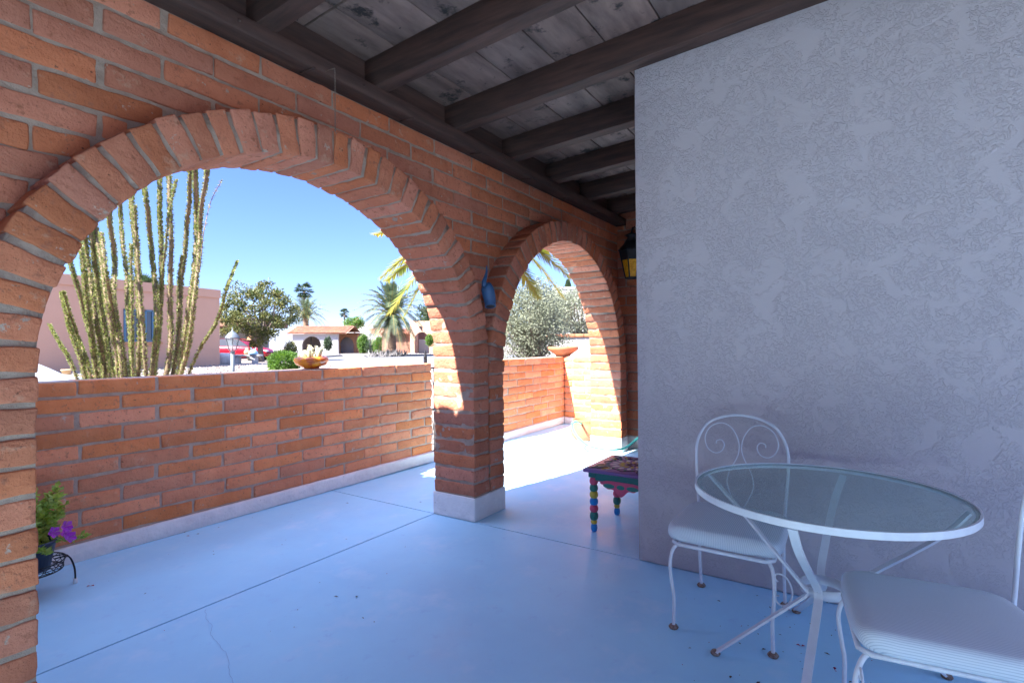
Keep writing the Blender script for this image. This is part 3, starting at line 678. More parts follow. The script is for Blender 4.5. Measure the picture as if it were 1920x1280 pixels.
mb = MB(); mb.lathe([(.175, .10), (.178, .108), (.10, .19), (.05, .27), (.075, .29), (.10, .30), (.0, .34)], n=6); mb.tube([(.0,0,.33),(.03,0,.40),(.12,0,.43),(.29,0,.36)], .008, 8)
mb.box((.28, -.05, .22), (.30, .05, .44)); mb.build('cap', 'black', ln)
# small white shade at stucco corner
sh = MB(); sh.lathe([(.10, -.075), (.045, .11), (.04, .11), (.095, -.075), (.10, -.075)], n=24); sh.tube([(0,0,.09),(.12,0,.1),(.20,0,.1)], .012, 8)
sh.build('white_wall_shade', 'white', loc=(XB-.24, 2.235, 1.67), label='small white cone shade on the brick wall just left of the stucco corner', cat='wall lamp')

# blue horned wall ornament
orn = thing('blue_wall_ornament', 'blue metal hanging bell shaped ornament with curved horn in the valley between the arches', 'wall ornament', (3.44, YR-.03, 1.84))
mb = MB(); pth = bez([(-.022, 0, .052), (-.012, -.005, .035), (.004, -.012, -.02), (.012, -.02, -.08), (.004, -.03, -.125)], 5)
mb.tube(pth, [.026+.026*math.sin(min(1, i/9)*math.pi/2)-.010*max(0, i-12)/8 for i in range(len(pth))], 20)
e = pth[-1]; ax_ = (pth[-1]-pth[-3]).normalized(); t1 = ax_.cross(Y_).normalized(); t2 = ax_.cross(t1)
mb.tube([e+(t1*math.cos(2*math.pi*j/20)+t2*math.sin(2*math.pi*j/20))*.041 for j in range(20)], .006, 6, close=True); mb.build('bell', 'blueiron', orn)
mb = MB(); mb.add([e+ax_*.004+(t1*math.cos(2*math.pi*j/20)+t2*math.sin(2*math.pi*j/20))*.037 for j in range(20)], [tuple(range(20))]); mb.build('mouth', 'black', orn)
mb = MB(); mb.tube(bez([(-.035, 0, .03), (-.036, 0, .075), (-.016, 0, .115), (-.002, 0, .16), (-.003, 0, .205)], 6), [.024-.021*i/24 for i in range(25)], 10); mb.build('horn', 'blueiron', orn)

# hanging chain
mb = MB(); x, y = 1.885, 2.40; z = 2.935; i = 0
while z > 2.60:
    ang = R(90*(i % 2)+20); c = Vector((x, y, z-.011)); d = Vector((math.cos(ang), math.sin(ang), 0))
    mb.tube([c+d*.004*math.cos(2*math.pi*j/8)+Z_*.0095*math.sin(2*math.pi*j/8) for j in range(8)], .0013, 5, close=True); z -= .0155; i += 1
mb.tube([(x, y, z+.012), (x, y, z-.004), (x+.008, y, z-.014), (x+.013, y, z-.004)], .0015, 5); mb.tube([(x, 2.48, 2.95), (x, 2.40, 2.94)], .003, 6)
mb.build('hanging_chain', mat('rusty chain', (.20, .16, .13), .6, metal=.4), label='thin rusty chain hanging from the ledger beam above the large arch', cat='chain')

# garden hose
p0_ = Vector((7.0, 3.3, 0))
hp = [(XE-.55, 3.15, .02), (7.25, 3.36, .22), (7.02, 3.48, .34), (6.86, 3.40, .30), (6.62, 3.22, .16), (6.45, 3.05, .03), (6.36, 2.86, .012), (6.32, 2.70, .012), (6.34, 2.52, .012), (6.42, 2.35, .03), (6.50, 2.18, .09), (6.55, 1.95, .20)]
hp = [flo(1192,845)+Z_*.0]+[]  # replaced below
def onZ(px, py, z):
    q = FW+(px-960)/FPX*RT-(py-640)/FPX*UP; t = (z-EYE.z)/q.z; return EYE+q*t
hp = [p0_+Vector((.1, .1, .2)), at(1082, 7.15, None, 790), at(1073, 7.05, None, 795), at(1077, 6.9, None, 810), at(1089, 6.75, None, 825), at(1104, 6.6, None, 835), at(1122, 6.55, None, 840), at(1146, 6.5, None, 842.5), at(1166, 6.5, None, 841), at(1180, 6.5, None, 834), at(1192, 6.5, None, 824), at(1206, 6.4, None, 812)]; hp = [Vector((p.x, p.y, max(p.z, .014))) for p in hp]
mb = MB(); mb.tube(bez(hp, 8), .015, 10); mb.build('garden_hose', 'rubber', label='green garden hose draped from the clay pot across the sunlit floor', cat='hose')

# clay pots
p0 = onZ(1101, 823, 0)
mb = MB(); mb.lathe([(0, .005), (.17, .005), (.18, 0), (.23, .06), (.25, .14), (.235, .22), (.20, .27), (.21, .285), (.20, .30), (.185, .285), (.18, .22), (0, .21)], n=40)
mb.build('clay_pot', 'terra', loc=p0, label='rounded terracotta pot on the floor under the hose, half behind the right arch leg', cat='pot')
bw = thing('terracotta_bowl', 'wide shallow terracotta bowl standing on the corner of the sunlit low wall', 'bowl', (XE+.13, YL+.12, HL))
mb = MB(); mb.lathe([(0, 0), (.13, 0), (.135, .02), (.17, .045), (.27, .115), (.275, .16), (.262, .17), (.25, .15), (.14, .07), (0, .06)], n=40); mb.build('body', 'terra', bw)
mb = MB(); mb.lathe([(0, .10), (.20, .105), (.23, .13)], n=20); mb.build('soil', 'soil', bw)
gp = thing('glazed_planter', 'glossy orange glazed bowl with pale cactus standing on the low wall', 'planter', (3.17, YL+.125, HL))
glz = mat('orange glaze', (.72, .26, .02), .12, (.48, .10, .02), 9, 4, (.45, .55))
mb = MB(); mb.lathe([(0, 0), (.07, 0), (.075, .012), (.14, .035), (.163, .07), (.160, .095), (.13, .112), (.12, .106), (.14, .09), (.12, .06), (0, .06)], n=48, sx=1.02, sy=.9); mb.build('bowl', glz, gp)
for i in range(16):
    a = random.uniform(0, 6.3); r = random.uniform(.0, .085); h = random.uniform(.06, .15); lean = random.uniform(0, .04); mb = MB()
    c = Vector((r*math.cos(a), r*math.sin(a), .08)); d = Vector((math.cos(a)*lean, math.sin(a)*lean, 0))
    mb.tube([c, c+d*.4+Z_*h*.4, c+d+Z_*h*.8, c+d*1.1+Z_*h], [.016, .019, .016, .004], 9)
    for q in range(70):
        f = random.random(); b = random.uniform(0, 6.3); pp = c+d*f+Z_*h*f; o = Vector((math.cos(b), math.sin(b), .2))
        mb.add([pp+o*.017+Z_*.002, pp+o*.017-Z_*.002, pp+o*.027], [(0,1,2)], 1)
    mb.build('cactus_stem', ['cactus', plain('cactus spines', (.75, .68, .5), .8)], gp)

# petunia pot on wire stand
ps = thing('plant_stand', 'low black wire plant stand with white capped feet by the low brick wall', 'plant stand', (.98, 3.93, 0))
SR = .155; SZ = .185
mb = MB(); 
for z, r in ((SZ, SR), (SZ-.05, SR*.93)): mb.tube([(r*math.cos(a), r*math.sin(a), z) for a in [2*math.pi*j/32 for j in range(32)]], .0035, 6, close=True)
for j in range(16):
    a = 2*math.pi*j/16; b = a+.4; mb.tube([(SR*math.cos(a), SR*math.sin(a), SZ), (SR*.93*math.cos(b), SR*.93*math.sin(b), SZ-.05)], .0018, 5); b = a-.4
    mb.tube([(SR*math.cos(a), SR*math.sin(a), SZ), (SR*.93*math.cos(b), SR*.93*math.sin(b), SZ-.05)], .0018, 5)
for j in range(-3, 4):
    q = j*.04; e = math.sqrt((SR*.93)**2-q*q); mb.tube([(q, -e, SZ-.05), (q, e, SZ-.05)], .0022, 5); mb.tube([(-e, q, SZ-.05), (e, q, SZ-.05)], .0022, 5)
mb.build('basket_ring', 'black', ps)
for j in range(3):
    a = R(-5+120*j); u = Vector((math.cos(a), math.sin(a), 0)); tv = Vector((-u.y, u.x, 0)); mb = MB()
    for s in (-1, 1): mb.tube(bez([u*.10+tv*s*.03+Z_*(SZ+.0), u*.165+tv*s*.016+Z_*(SZ-.01), u*.195+tv*s*.008+Z_*.10, u*.20+tv*s*.004+Z_*.02], 6), .004, 6)
    l = mb.build('leg', 'black', ps); fb = MB(); fb.tube([u*.20+Z_*.03, u*.20+Z_*.0], .011, 10); fb.build('foot_cap', 'white', l)
pp = thing('petunia_pot', 'dark pot of petunias with purple flowers standing on the wire stand', 'potted plant', (.98, 3.93, SZ-.045))
mb = MB(); mb.lathe([(0, 0), (.085, 0), (.115, .15), (.122, .15), (.122, .165), (.11, .165), (.10, .14), (0, .14)], n=28); mb.build('pot', plain('dark blue pot', (.03, .04, .07), .4), pp)
def leafquad(mb, c, d, n_, L, W, mi=0, fold=.25, rnd=None):
    d = d.normalized(); s = d.cross(n_)
    if s.length < 1e-4: s = d.cross(Vector((.3, .5, .8)))
    s.normalize(); u = s.cross(d).normalized()
    mb.add([c, c+d*L*.5+s*W*.5+u*W*fold, c+d*L, c+d*L*.5-s*W*.5+u*W*fold, ], [(0,1,2),(0,2,3)] , mi, rnd)
def rv(): 
    while True:
        v = Vector((random.uniform(-1,1), random.uniform(-1,1), random.uniform(-1,1)))
        if .05 < v.length < 1: return v
mb = MB(); stems = []
for i in range(34):
    a = random.uniform(0, 6.3); out = random.uniform(.03, .22); h = random.uniform(.06, .30) if out < .13 else random.uniform(-.04, .16)
    e = Vector((math.cos(a)*out+.04, math.sin(a)*out, .15+h)); p = bez([Vector((0, 0, .14)), Vector((e.x*.5, e.y*.5, .15+h*.6)), e], 6); mb.tube(p, .0022, 5, 1)
    for q in p[3:]:
        for _ in range(5):
            d = rv().normalized(); d.z = abs(d.z)*.6; leafquad(mb, q+rv()*.015, d, rv(), random.uniform(.03, .055), random.uniform(.02, .035))
    stems.append(e)
mb.build('foliage', [leafmat('petunia leaf', (.26, .42, .04), (.50, .58, .10), .4, 14), 'leaf_green'], pp)
for (dx, dy, dz) in ((.06, -.17, .235), (.115, -.17, .215), (.135, -.165, .185), (.12, -.16, .25)):
    mb = MB(); c = Vector((dx, dy, dz)); ax = Vector((.3, -1, .35)).normalized(); t1 = ax.cross(Z_).normalized(); t2 = ax.cross(t1)
    for j in range(5):
        a = 2*math.pi*j/5; d = (math.cos(a)*t1+math.sin(a)*t2); tt = ax.cross(d)
        mb.add([c-ax*.02, c+d*.022+tt*.014, c+d*.034+ax*.003, c+d*.022-tt*.014], [(0,1,2),(0,2,3)], 0)
    mb.build('blossom', 'magenta', pp)

# leaf litter on the floor
mb = MB()
for i in range(95):
    if i < 60: p = onZ(random.uniform(1270, 1640), random.uniform(1110, 1290), 0)
    else: p = onZ(random.uniform(120, 800), random.uniform(880, 1200), 0)
    if p.y > 4.2: p.y = 4.15
    a = random.uniform(0, 6.3); s = random.choice((.003, .004, .005, .007, .012)); d = Vector((math.cos(a), math.sin(a), .15)); leafquad(mb, p+Z_*.002, d, Z_, s*2.2, s, 0 if random.random() < .88 else 1, .2)
for px, py in ((380, 982), (411, 979), (345, 997), (674, 872), (640, 910)):
    p = onZ(px, py, 0); 
    for _ in range(3): leafquad(mb, p+rv()*.01+Z_*.006, rv(), rv(), .03, .02, 0)
for px, py in ((1502, 1212), (1565, 1257), (170, 1098)):
    p = onZ(px, py, 0)
    for _ in range(2): leafquad(mb, p+Z_*.004, rv(), Z_, .022, .014, 1)
mb.build('leaf_litter', [plain('dead leaf', (.09, .045, .025), .8), plain('crimson petal', (.35, .01, .06), .6)], kind='stuff', label='small dead leaves and petals scattered over the blue floor', cat='leaf litter')

# iron gate in the gap of the low wall
gt = thing('iron_gate', 'black wrought iron gate with scrolls in the gap after the long low wall', 'gate', (4.8, YL+.15, 0))
mb = MB(); 
for x in (.0, 1.16): mb = MB(); mb.box((x-.015, -.015, 0), (x+.015, .015, 1.24)); mb.lathe([(.0, 1.24), (.02, 1.24), (.024, 1.26), (.012, 1.28), (.018, 1.31), (0, 1.35)], (x, 0, 0), 10); mb.build('post', 'black', gt)
mb = MB()
for z in (.08, .60, 1.12): mb.bar((.03, 0, z), (1.13, 0, z), .02, .02)
for i in range(1, 9): mb.tube([(.03+i*.122, 0, .08), (.03+i*.122, 0, 1.12)], .006, 6)
for z in (.34, .86):
    for i in range(9):
        c = Vector((.03+(i+.5)*.122, 0, z)); mb.tube([c+Vector((.05*(1-j/26)*math.cos(j*.5), 0, .16*(1-j/26)*math.sin(j*.5))) for j in range(26)], .004, 5)
mb.build('gate_leaf', 'black', gt)

# ================================================================== garden and street
def outz(p): return gz(p.x, p.y)
# ---- ocotillo
zo = lambda x, y: (60+x/3.048, 300+y/3.048)
OC = [([(250,1225),(170,1060),(100,940)], .020, 1), ([(300,1225),(215,950),(170,760)], .036, 1), ([(330,1220),(255,1000),(178,750)], .032, 1),
 ([(385,1220),(300,900),(235,620),(190,470)], .036, 1.3), ([(370,1220),(330,900),(280,560),(240,300)], .036, 1.3), ([(420,1210),(370,900),(310,500),(270,250)], .045, 1.2),
 ([(460,1210),(390,800),(340,430),(310,200)], .045, 1.4), ([(500,1210),(430,800),(370,420),(330,150)], .048, .7), ([(540,1210),(480,850),(470,560),(450,340),(430,120)], .042, .9),
 ([(560,1210),(555,900),(530,560),(500,300),(480,100)], .038, .8), ([(610,1210),(620,850),(590,450),(575,220),(565,0)], .050, .8), ([(655,1210),(625,820),(600,500),(590,260)], .040, .3),
 ([(690,1210),(720,850),(680,500),(645,190),(630,0)], .038, 1), ([(700,1210),(745,750),(735,400),(728,140),(720,-60)], .040, 1.1), ([(770,1205),(795,850),(790,400),(783,110),(780,-100)], .050, .3),
 ([(805,1205),(850,800),(890,400),(905,90),(915,-80)], .042, .9), ([(840,1205),(920,700),(940,300),(935,80),(930,-100)], .042, 1.2), ([(860,1200),(930,780),(960,400),(1000,70),(1030,-120)], .042, .7),
 ([(900,1200),(1050,930),(1120,720),(1172,580)], .020, 1.1), ([(955,640),(985,420),(1025,250),(1078,122)], .009, .15), ([(700,1210),(740,800),(765,400),(825,110)], .018, .7),
 ([(520,1210),(470,900),(420,650),(400,420)], .042, .5), ([(805,1205),(840,750),(865,540)], .016, .5), ([(580,1210),(575,800),(565,480)], .022, 1.2), ([(440,1210),(410,950),(370,600),(350,380)], .042, 1.3)]
ocb = at(250, 6.3, -.03)
oc = thing('ocotillo', 'tall ocotillo with many upright spiny leafy stems behind the low wall', 'ocotillo', ocb)
for i, (pl, rad, lf) in enumerate(OC):
    D = 6.3+random.uniform(-.45, .45); pts = [at(*[zo(*q)[0]], D+.02*k_*random.uniform(-8, 8), None, zo(*q)[1]) for k_, q in enumerate(pl)]
    if i != 19: 
        root = ocb+Vector((random.uniform(-.25, .25), random.uniform(-.2, .2), 0)); root = root.lerp(Vector((pts[0].x, pts[0].y, root.z)), .45); pts = [root]+pts
    p = bez(pts, 9); p = [q+noise.noise_vector(q*1.7)*.025 for q in p]; rs_ = [rad*.58*((1-.35*k_/len(p)) if i not in (0, 1, 2, 18) else (1-.85*(k_/len(p))**2)) for k_ in range(len(p))]
    mb = MB(); n_ = 10; mb.tube([q-ocb for q in p], rs_, n_, 1)
    L = sum((b-a).length for a, b in zip(p[:-1], p[1:])); nl = int(L*(.35+lf)*(620 if rad > .03 else 420)*(lf > .2))+40
    for _ in range(nl):
        f = random.random()*(len(p)-1.001); k_ = int(f); c = p[k_].lerp(p[k_+1], f-k_); a = random.uniform(0, 6.3)
        o = Vector((math.cos(a), math.sin(a), 0)); r_ = rs_[k_]
        leafquad(mb, c-ocb+o*r_*.85, o+Z_*random.uniform(.1, 1.2), rv(), random.uniform(.016, .030), random.uniform(.010, .016), 0)
    for _ in range(int(L*60)):
        f = random.random()*(len(p)-1.001); k_ = int(f); c = p[k_].lerp(p[k_+1], f-k_); a = random.uniform(0, 6.3); o = Vector((math.cos(a), math.sin(a), random.uniform(-.2, .4)))
        mb.add([c-ocb+o*rs_[k_]*.9+Z_*.003, c-ocb+o*rs_[k_]*.9-Z_*.003, c-ocb+o*(rs_[k_]+.03)], [(0,1,2)], 1)
    mb.build('stem', ['ocoleaf', 'ocostem'], oc)

# ---- garden lamp post
lp = thing('garden_lamp_post', 'white metal garden lamp post with glass lantern in the gravel garden', 'lamp post', at(436, 11.5, -.03))
lz = -lp.location.z
g0 = at(436, 11.5, None, 694); zb = at(436, 11.5, None, 660).z-lp.location.z
mb = MB(); mb.tube([(0,0,0), (0,0,zb)], .042, 12); mb.lathe([(.07, 0), (.07, .1), (.045, .14)], n=14); mb.lathe([(.045, zb-.02), (.06, zb), (.03, zb+.03), (.0, zb+.03)], n=12)
mb.build('post', plain('pale aluminium', (.11, .125, .135), .4), lp)
mb = MB(); a_, b_ = hexring(.15, zb+.31), hexring(.075, zb+.04)
for j in range(6): mb.bar(a_[j], b_[j], .014, .014); mb.bar(a_[j], a_[(j+1) % 6], .014, .014); mb.bar(b_[j], b_[(j+1) % 6], .012, .012)
for j in range(6):
    u = a_[j].lerp(b_[j], .7); o = Vector((u.x, u.y, 0)).normalized()
    mb.tube([u+o*(.0+.055*math.sin(k_*.45))+Z_*(-.06+.015*k_) for k_ in range(9)], .005, 5)
fr = mb.build('lantern_frame', plain('pale aluminium', (.6, .6, .6)), lp)
mb = MB()
for j in range(6): mb.add([a_[j]*1.0, a_[(j+1) % 6], b_[(j+1) % 6], b_[j]], [(0,1,2,3)])
mb.v = [(x*.97, y*.97, z) for x, y, z in mb.v]; mb.build('pane', 'lampglass', fr)
mb = MB(); mb.lathe([(.17, zb+.31), (.165, zb+.33), (.09, zb+.42), (.03, zb+.455), (.022, zb+.48), (.008, zb+.49), (.012, zb+.53), (0, zb+.56)], n=6); mb.build('cap', plain('pale aluminium', (.6, .6, .6)), lp)

# ---- generic leafy tree
def tree(name, label, cat, base, H, crown_c, crown_r, nleaf, leaf, ls, trunk_r, bark='bark', clumps=40, group=None, droop=0, lean=(0, 0), rim=.75, multi=1, csz=1):
    t = thing(name, label, cat, base, 0, group); cc = Vector(crown_c); cr_ = Vector(crown_r); mb = MB(); tips = []
    for i in range(clumps):
        v = rv(); v = v.normalized()*random.uniform(.35, 1)**.6*rim; tips.append(cc+Vector((v.x*cr_.x, v.y*cr_.y, v.z*cr_.z)))
    for m_ in range(multi):
        ox = random.uniform(-.25, .25)*(multi > 1)*trunk_r*8; fork = Vector((cc.x*.5+lean[0]+ox, cc.y*.5+lean[1], max(cc.z-cr_.z*.85, .3)))
        mb.tube(bez([Vector((ox*.5, 0, -.05)), fork*.5+Vector((random.uniform(-.05, .05), 0, 0)), fork], 5), [trunk_r*(1.25-.45*i/10) for i in range(11)], 10)
        for tp in tips[m_::multi][:26]:
            mid = fork.lerp(tp, .5)+rv()*.12*cr_.x; mb.tube(bez([fork, mid, tp], 4), [trunk_r*.5*(1-.85*i/8) for i in range(9)], 6)
    mb.build('trunk', bark, t)
    mb = MB(); per = nleaf//clumps
    for tp in tips:
        cs = random.uniform(.18, .36)*csz; rn = random.random()
        for _ in range(per):
            v = rv(); p = tp+Vector((v.x*cr_.x*cs, v.y*cr_.y*cs, v.z*cr_.z*cs)); d = rv(); d.z -= droop
            leafquad(mb, p, d, rv(), ls*random.uniform(.7, 1.3), ls*random.uniform(.35, .6), 0, .2, min(1, max(0, rn*.6+random.uniform(0, .4))))
    mb.build('crown', leaf, t); return t
def px(D, n): return n*D/FPX
b = at(490, 30, .55)
tree('magnolia_tree', 'round leafy tree with yellowing leaves beside the red car', 'tree', b, 4, (-.1, 0, 2.75), (2.35, 1.9, 1.8), 11000, 'leaf_yel', .15, .15, clumps=120, rim=1.0, csz=.6)
b = at(990, 13.0, .1)
tree('olive_tree', 'silvery grey olive tree seen through the smaller arch', 'tree', b, 3, (.1, 0, 1.85), (1.35, 1.3, 1.25), 26000, 'leaf_grey', .055, .09, clumps=120, multi=2)
b = at(1090, 17, .5)
tree('olive_tree', 'second pale grey shrub tree behind the orange capped white wall', 'tree', b, 3, (0, 0, 1.9), (1.8, 1.3, 1.2), 12000, 'leaf_grey', .075, .09, clumps=70)
def bush(label, base, r, n, leaf, ls, cat='bush', name='round_bush', h=1.0):
    t = thing(name, label, cat, base); mb = MB()
    for i in range(14): v = rv().normalized(); v.z = abs(v.z); mb.tube([(0,0,0), (v.x*r*.5, v.y*r*.5, v.z*r*.6*h), (v.x*r*.85, v.y*r*.85, v.z*r*h+.1)], [.02, .012, .004], 5)
    mb.build('branches', 'bark', t); mb = MB()
    for _ in range(n):
        v = rv().normalized()*random.uniform(.55, 1.0); q = 1+.22*noise.noise(v*2.4+Vector(base)); v = v*q; p = Vector((v.x*r, v.y*r, (v.z*.5+.5)*2*r*h*.85)); leafquad(mb, p, v+rv()*.8, rv(), ls*random.uniform(.7, 1.3), ls*.55)
    mb.build('foliage', leaf, t); return t
bush('round bright green flowering bush beside the glazed planter', at(533, 17.5, .5), .52, 5200, 'leaf_green', .07, h=.86)
# ---- palms
def frond(mb, c, tip, arch, wl, nleaf, mi=0, mi2=None, stem=.012, seg=14, wf=2.0):
    c, tip = Vector(c), Vector(tip); mid = c.lerp(tip, .5)+Z_*arch; p = bez([c, mid, tip], seg)
    mb.tube(p, [stem*(1-.8*i/(len(p)-1)) for i in range(len(p))], 5, mi2 if mi2 is not None else mi); n = len(p)-1
    for i in range(nleaf):
        f = .10+.9*i/nleaf; k_ = min(int(f*n), n-1); q = p[k_].lerp(p[k_+1], f*n-k_); t = (p[k_+1]-p[k_]).normalized()
        s = t.cross(Z_); 
        if s.length < .05: s = t.cross(X_)
        s.normalize(); u = s.cross(t); wlen = wl*math.sin(math.pi*min(1, .18+.80*f))**.6
        for sg in (-1, 1):
            d = (s*sg*1.0+t*.75+u*random.uniform(-.05, .45)); d.normalize(); e = q+d*wlen*random.uniform(.85, 1.1)-Z_*wlen*.22; wd = t*wlen*.055*wf
            mb.add([q-wd, q+wd, q.lerp(e, .6)+wd*.8, e], [(0,1,2),(0,2,3)], mi)
def palm(name, label, base, H, tr, fr_, R_, wl, nl, mat_, arch=.3, droopy=.6, group=None, up=.55):
    t = thing(name, label, 'palm tree', base, 0, group); mb = MB(); prof = []
    n = max(8, int(H/.25))
    for i in range(n+1): z = H*i/n; prof += [(tr*(1+.10*(i % 2))*(1.1-.15*i/n), z)]
    prof += [(tr*1.3, H+.15*tr), (tr*.8, H+tr), (0, H+tr*1.3)]; mb.lathe(prof, n=14); mb.build('trunk', 'palmbark', t)
    mb = MB()
    for i in range(fr_):
        a = i*2.39996+random.uniform(-.2, .2); f = (i+.5)/fr_; el = up*math.pi/2*(1-f)-droopy*f*math.pi/3; r = R_*random.uniform(.85, 1.08)
        c = Vector((0, 0, H+tr*.8)); tip = c+Vector((math.cos(a)*math.cos(el), math.sin(a)*math.cos(el), math.sin(el)))*r-Z_*.12*r
        frond(mb, c, tip, R_*arch*(.3+.7*math.cos(el)), wl, nl, 0, 1, tr*.07+.01)
    mb.build('crown', [mat_, 'palm_mid'], t); return t
palm('date_palm', 'large drooping date palm across the street in front of the brown house', at(735, 42, .55), 3.1, .30, 70, 3.2, .50, 30, 'palm', .22, 1.0, up=.95)
palm('date_palm', 'date palm with orange frond bases behind the tiled arch house', at(574, 84, .55), 5.0, .42, 48, 4.2, .65, 20, 'palm', .25, .45, up=.95)
def fan_palm(label, base, H, r, tr):
    t = thing('fan_palm', label, 'palm tree', base); mb = MB(); mb.lathe([(tr*1.3, 0), (tr, 1), (tr*.8, H), (0, H+.1)], n=10); mb.build('trunk', 'bark', t); mb = MB()
    for i in range(34):
        a = i*2.4; el = random.uniform(-.9, 1.3); d = Vector((math.cos(a)*math.cos(el), math.sin(a)*math.cos(el), math.sin(el))); c = Vector((0, 0, H))+d*r*.5; mb.tube([(0,0,H), c], .03, 4)
        s = d.cross(Z_).normalized(); u = s.cross(d)
        for j in range(-6, 7):
            b_ = j*.22; dd = d*math.cos(b_)+s*math.sin(b_)+u*random.uniform(-.15, .15); leafquad(mb, c, dd-Z_*.15, u, r*.55, r*.09)
    mb.build('crown', 'leaf_dark', t)
fan_palm('tall fan palm rising behind the date palm above the tiled roof', at(571, 96, .55), 11.0, 1.9, .28)
fan_palm('tiny distant fan palm on the skyline over the far houses', at(646, 150, .55), 10.3, 1.6, .25)
fan_palm('fan palm top behind the pink building roof, left of the lamp', at(270, 60, .55), 7.6, 1.9, .3)
# near palm behind the pier
npm = thing('feather_palm', 'near palm with yellow green fronds behind the middle pier', 'palm tree', at(893, 9.5, -.03))
bp_ = Vector(npm.location); cen = at(893, 9.5, None, 478)
mb = MB(); Hc = cen.z+.03; mb.lathe([(.17, 0)]+[(.15*(1+.12*(i % 2)), Hc*i/20) for i in range(1, 20)]+[(.19, Hc), (0, Hc+.15)], n=14); mb.build('trunk', 'palmbark', npm)
mb = MB()
for (tx, ty, dD, ar) in ((712, 522, -.1, .42), (724, 528, .5, .36), (728, 590, -.6, .45), (756, 596, -.2, .5), (700, 440, .6, .3), (1058, 560, -.3, .52), (1074, 524, .3, .42), (1010, 560, .6, .4), (1100, 500, .5, .3),
                        (800, 300, .4, .2), (980, 300, .3, .2), (880, 260, -.3, .1), (740, 380, .9, .2), (1040, 380, .9, .2), (860, 640, .9, .5), (930, 640, -.9, .5)):
    tip = at(tx, 9.5+dD*1.3, None, ty); frond(mb, cen-bp_, tip-bp_, ar, .40, 120, 0, 1, .02, wf=1.35)
mb.build('crown', ['palm_yel', 'palm_mid'], npm)
# ---- neighbour's pink building
def frame_box(mb, lo, hi, mi=0): mb.box(lo, hi, mi)
A = at(412, 24.5, 0); Bp = at(60, 17.9, 0); A.z = Bp.z = .5
u = (Bp-A); Lw = u.length; u.normalize(); ang = math.atan2(u.y, u.x)
nb = thing('pink_stucco_building', 'pink beige flat roofed building behind the ocotillo with blue framed windows', 'house', A, ang)
# local x runs along facade leftwards, +y toward viewer? make it point to the camera
toC = Vector((-u.y, u.x, 0)); sgn = 1 if toC.dot(EYE-A) > 0 else -1
HB = 3.58
mb = MB(); mb.box((0, -sgn*8 if sgn > 0 else 0, 0), (Lw+1.5, 0 if sgn > 0 else 8, HB)); mb.box((-.04, -.22 if sgn > 0 else -.04, HB-.38), (Lw+1.5, .04 if sgn > 0 else .22, HB+.0), 0); mb.build('wall', 'pinkstucco', nb)
def ipx(pxx):   # facade coordinate for photo column
    for i in range(400):
        s = Lw*i/400
        q = A+u*s-EYE; cx = 960+FPX*q.dot(RT)/q.dot(FW)
        if cx < pxx: return s
    return Lw
for (p1, p2) in ((260, 232), (300, 272)):
    s0, s1 = ipx(p1), ipx(p2); y = sgn*.0
    fr = MB(); z0, z1 = 1.15, 2.45
    for (a, b, c, d) in ((s0, s1, z0, z0+.06), (s0, s1, z1-.06, z1), (s0, s0+.06, z0, z1), (s1-.06, s1, z0, z1), ((s0+s1)/2-.03, (s0+s1)/2+.03, z0, z1)): fr.box((a, -.03, c), (b, .05*sgn if sgn > 0 else .05, d))
    f = fr.build('window', plain('blue window paint', (.045, .13, .20), .5), nb); g_ = MB(); g_.box((s0+.03, sgn*.004-.002, z0+.03), (s1-.03, sgn*.012+.002, z1-.03)); g_.build('pane', plain('dark glass', (.05, .07, .09), .1), f)
    sill = MB(); sill.box((s0-.08, -.02, z0-.1), (s1+.08, .10, z0-.002)); sill.build('sill', 'orangestucco', f)
# planter pots by its wall
pt = at(124, 16.6, .5)
mb = MB(); mb.lathe([(0, 0), (.085, 0), (.125, .20), (.135, .20), (.135, .24), (.12, .24), (.1, .1), (0, .1)], n=20); mb.build('clay_pot', plain('cream clay', (.62, .45, .25), .8), loc=pt, label='small cream clay pot in front of the pink building', cat='pot')
pt = at(152, 16.2, .32)
mb = MB(); mb.lathe([(0, 0), (.25, 0), (.34, .18), (.35, .22), (.31, .22), (0, .15)], n=20); mb.build('clay_bowl', 'terra', loc=pt, label='wide low clay bowl beside the white parked car', cat='pot')
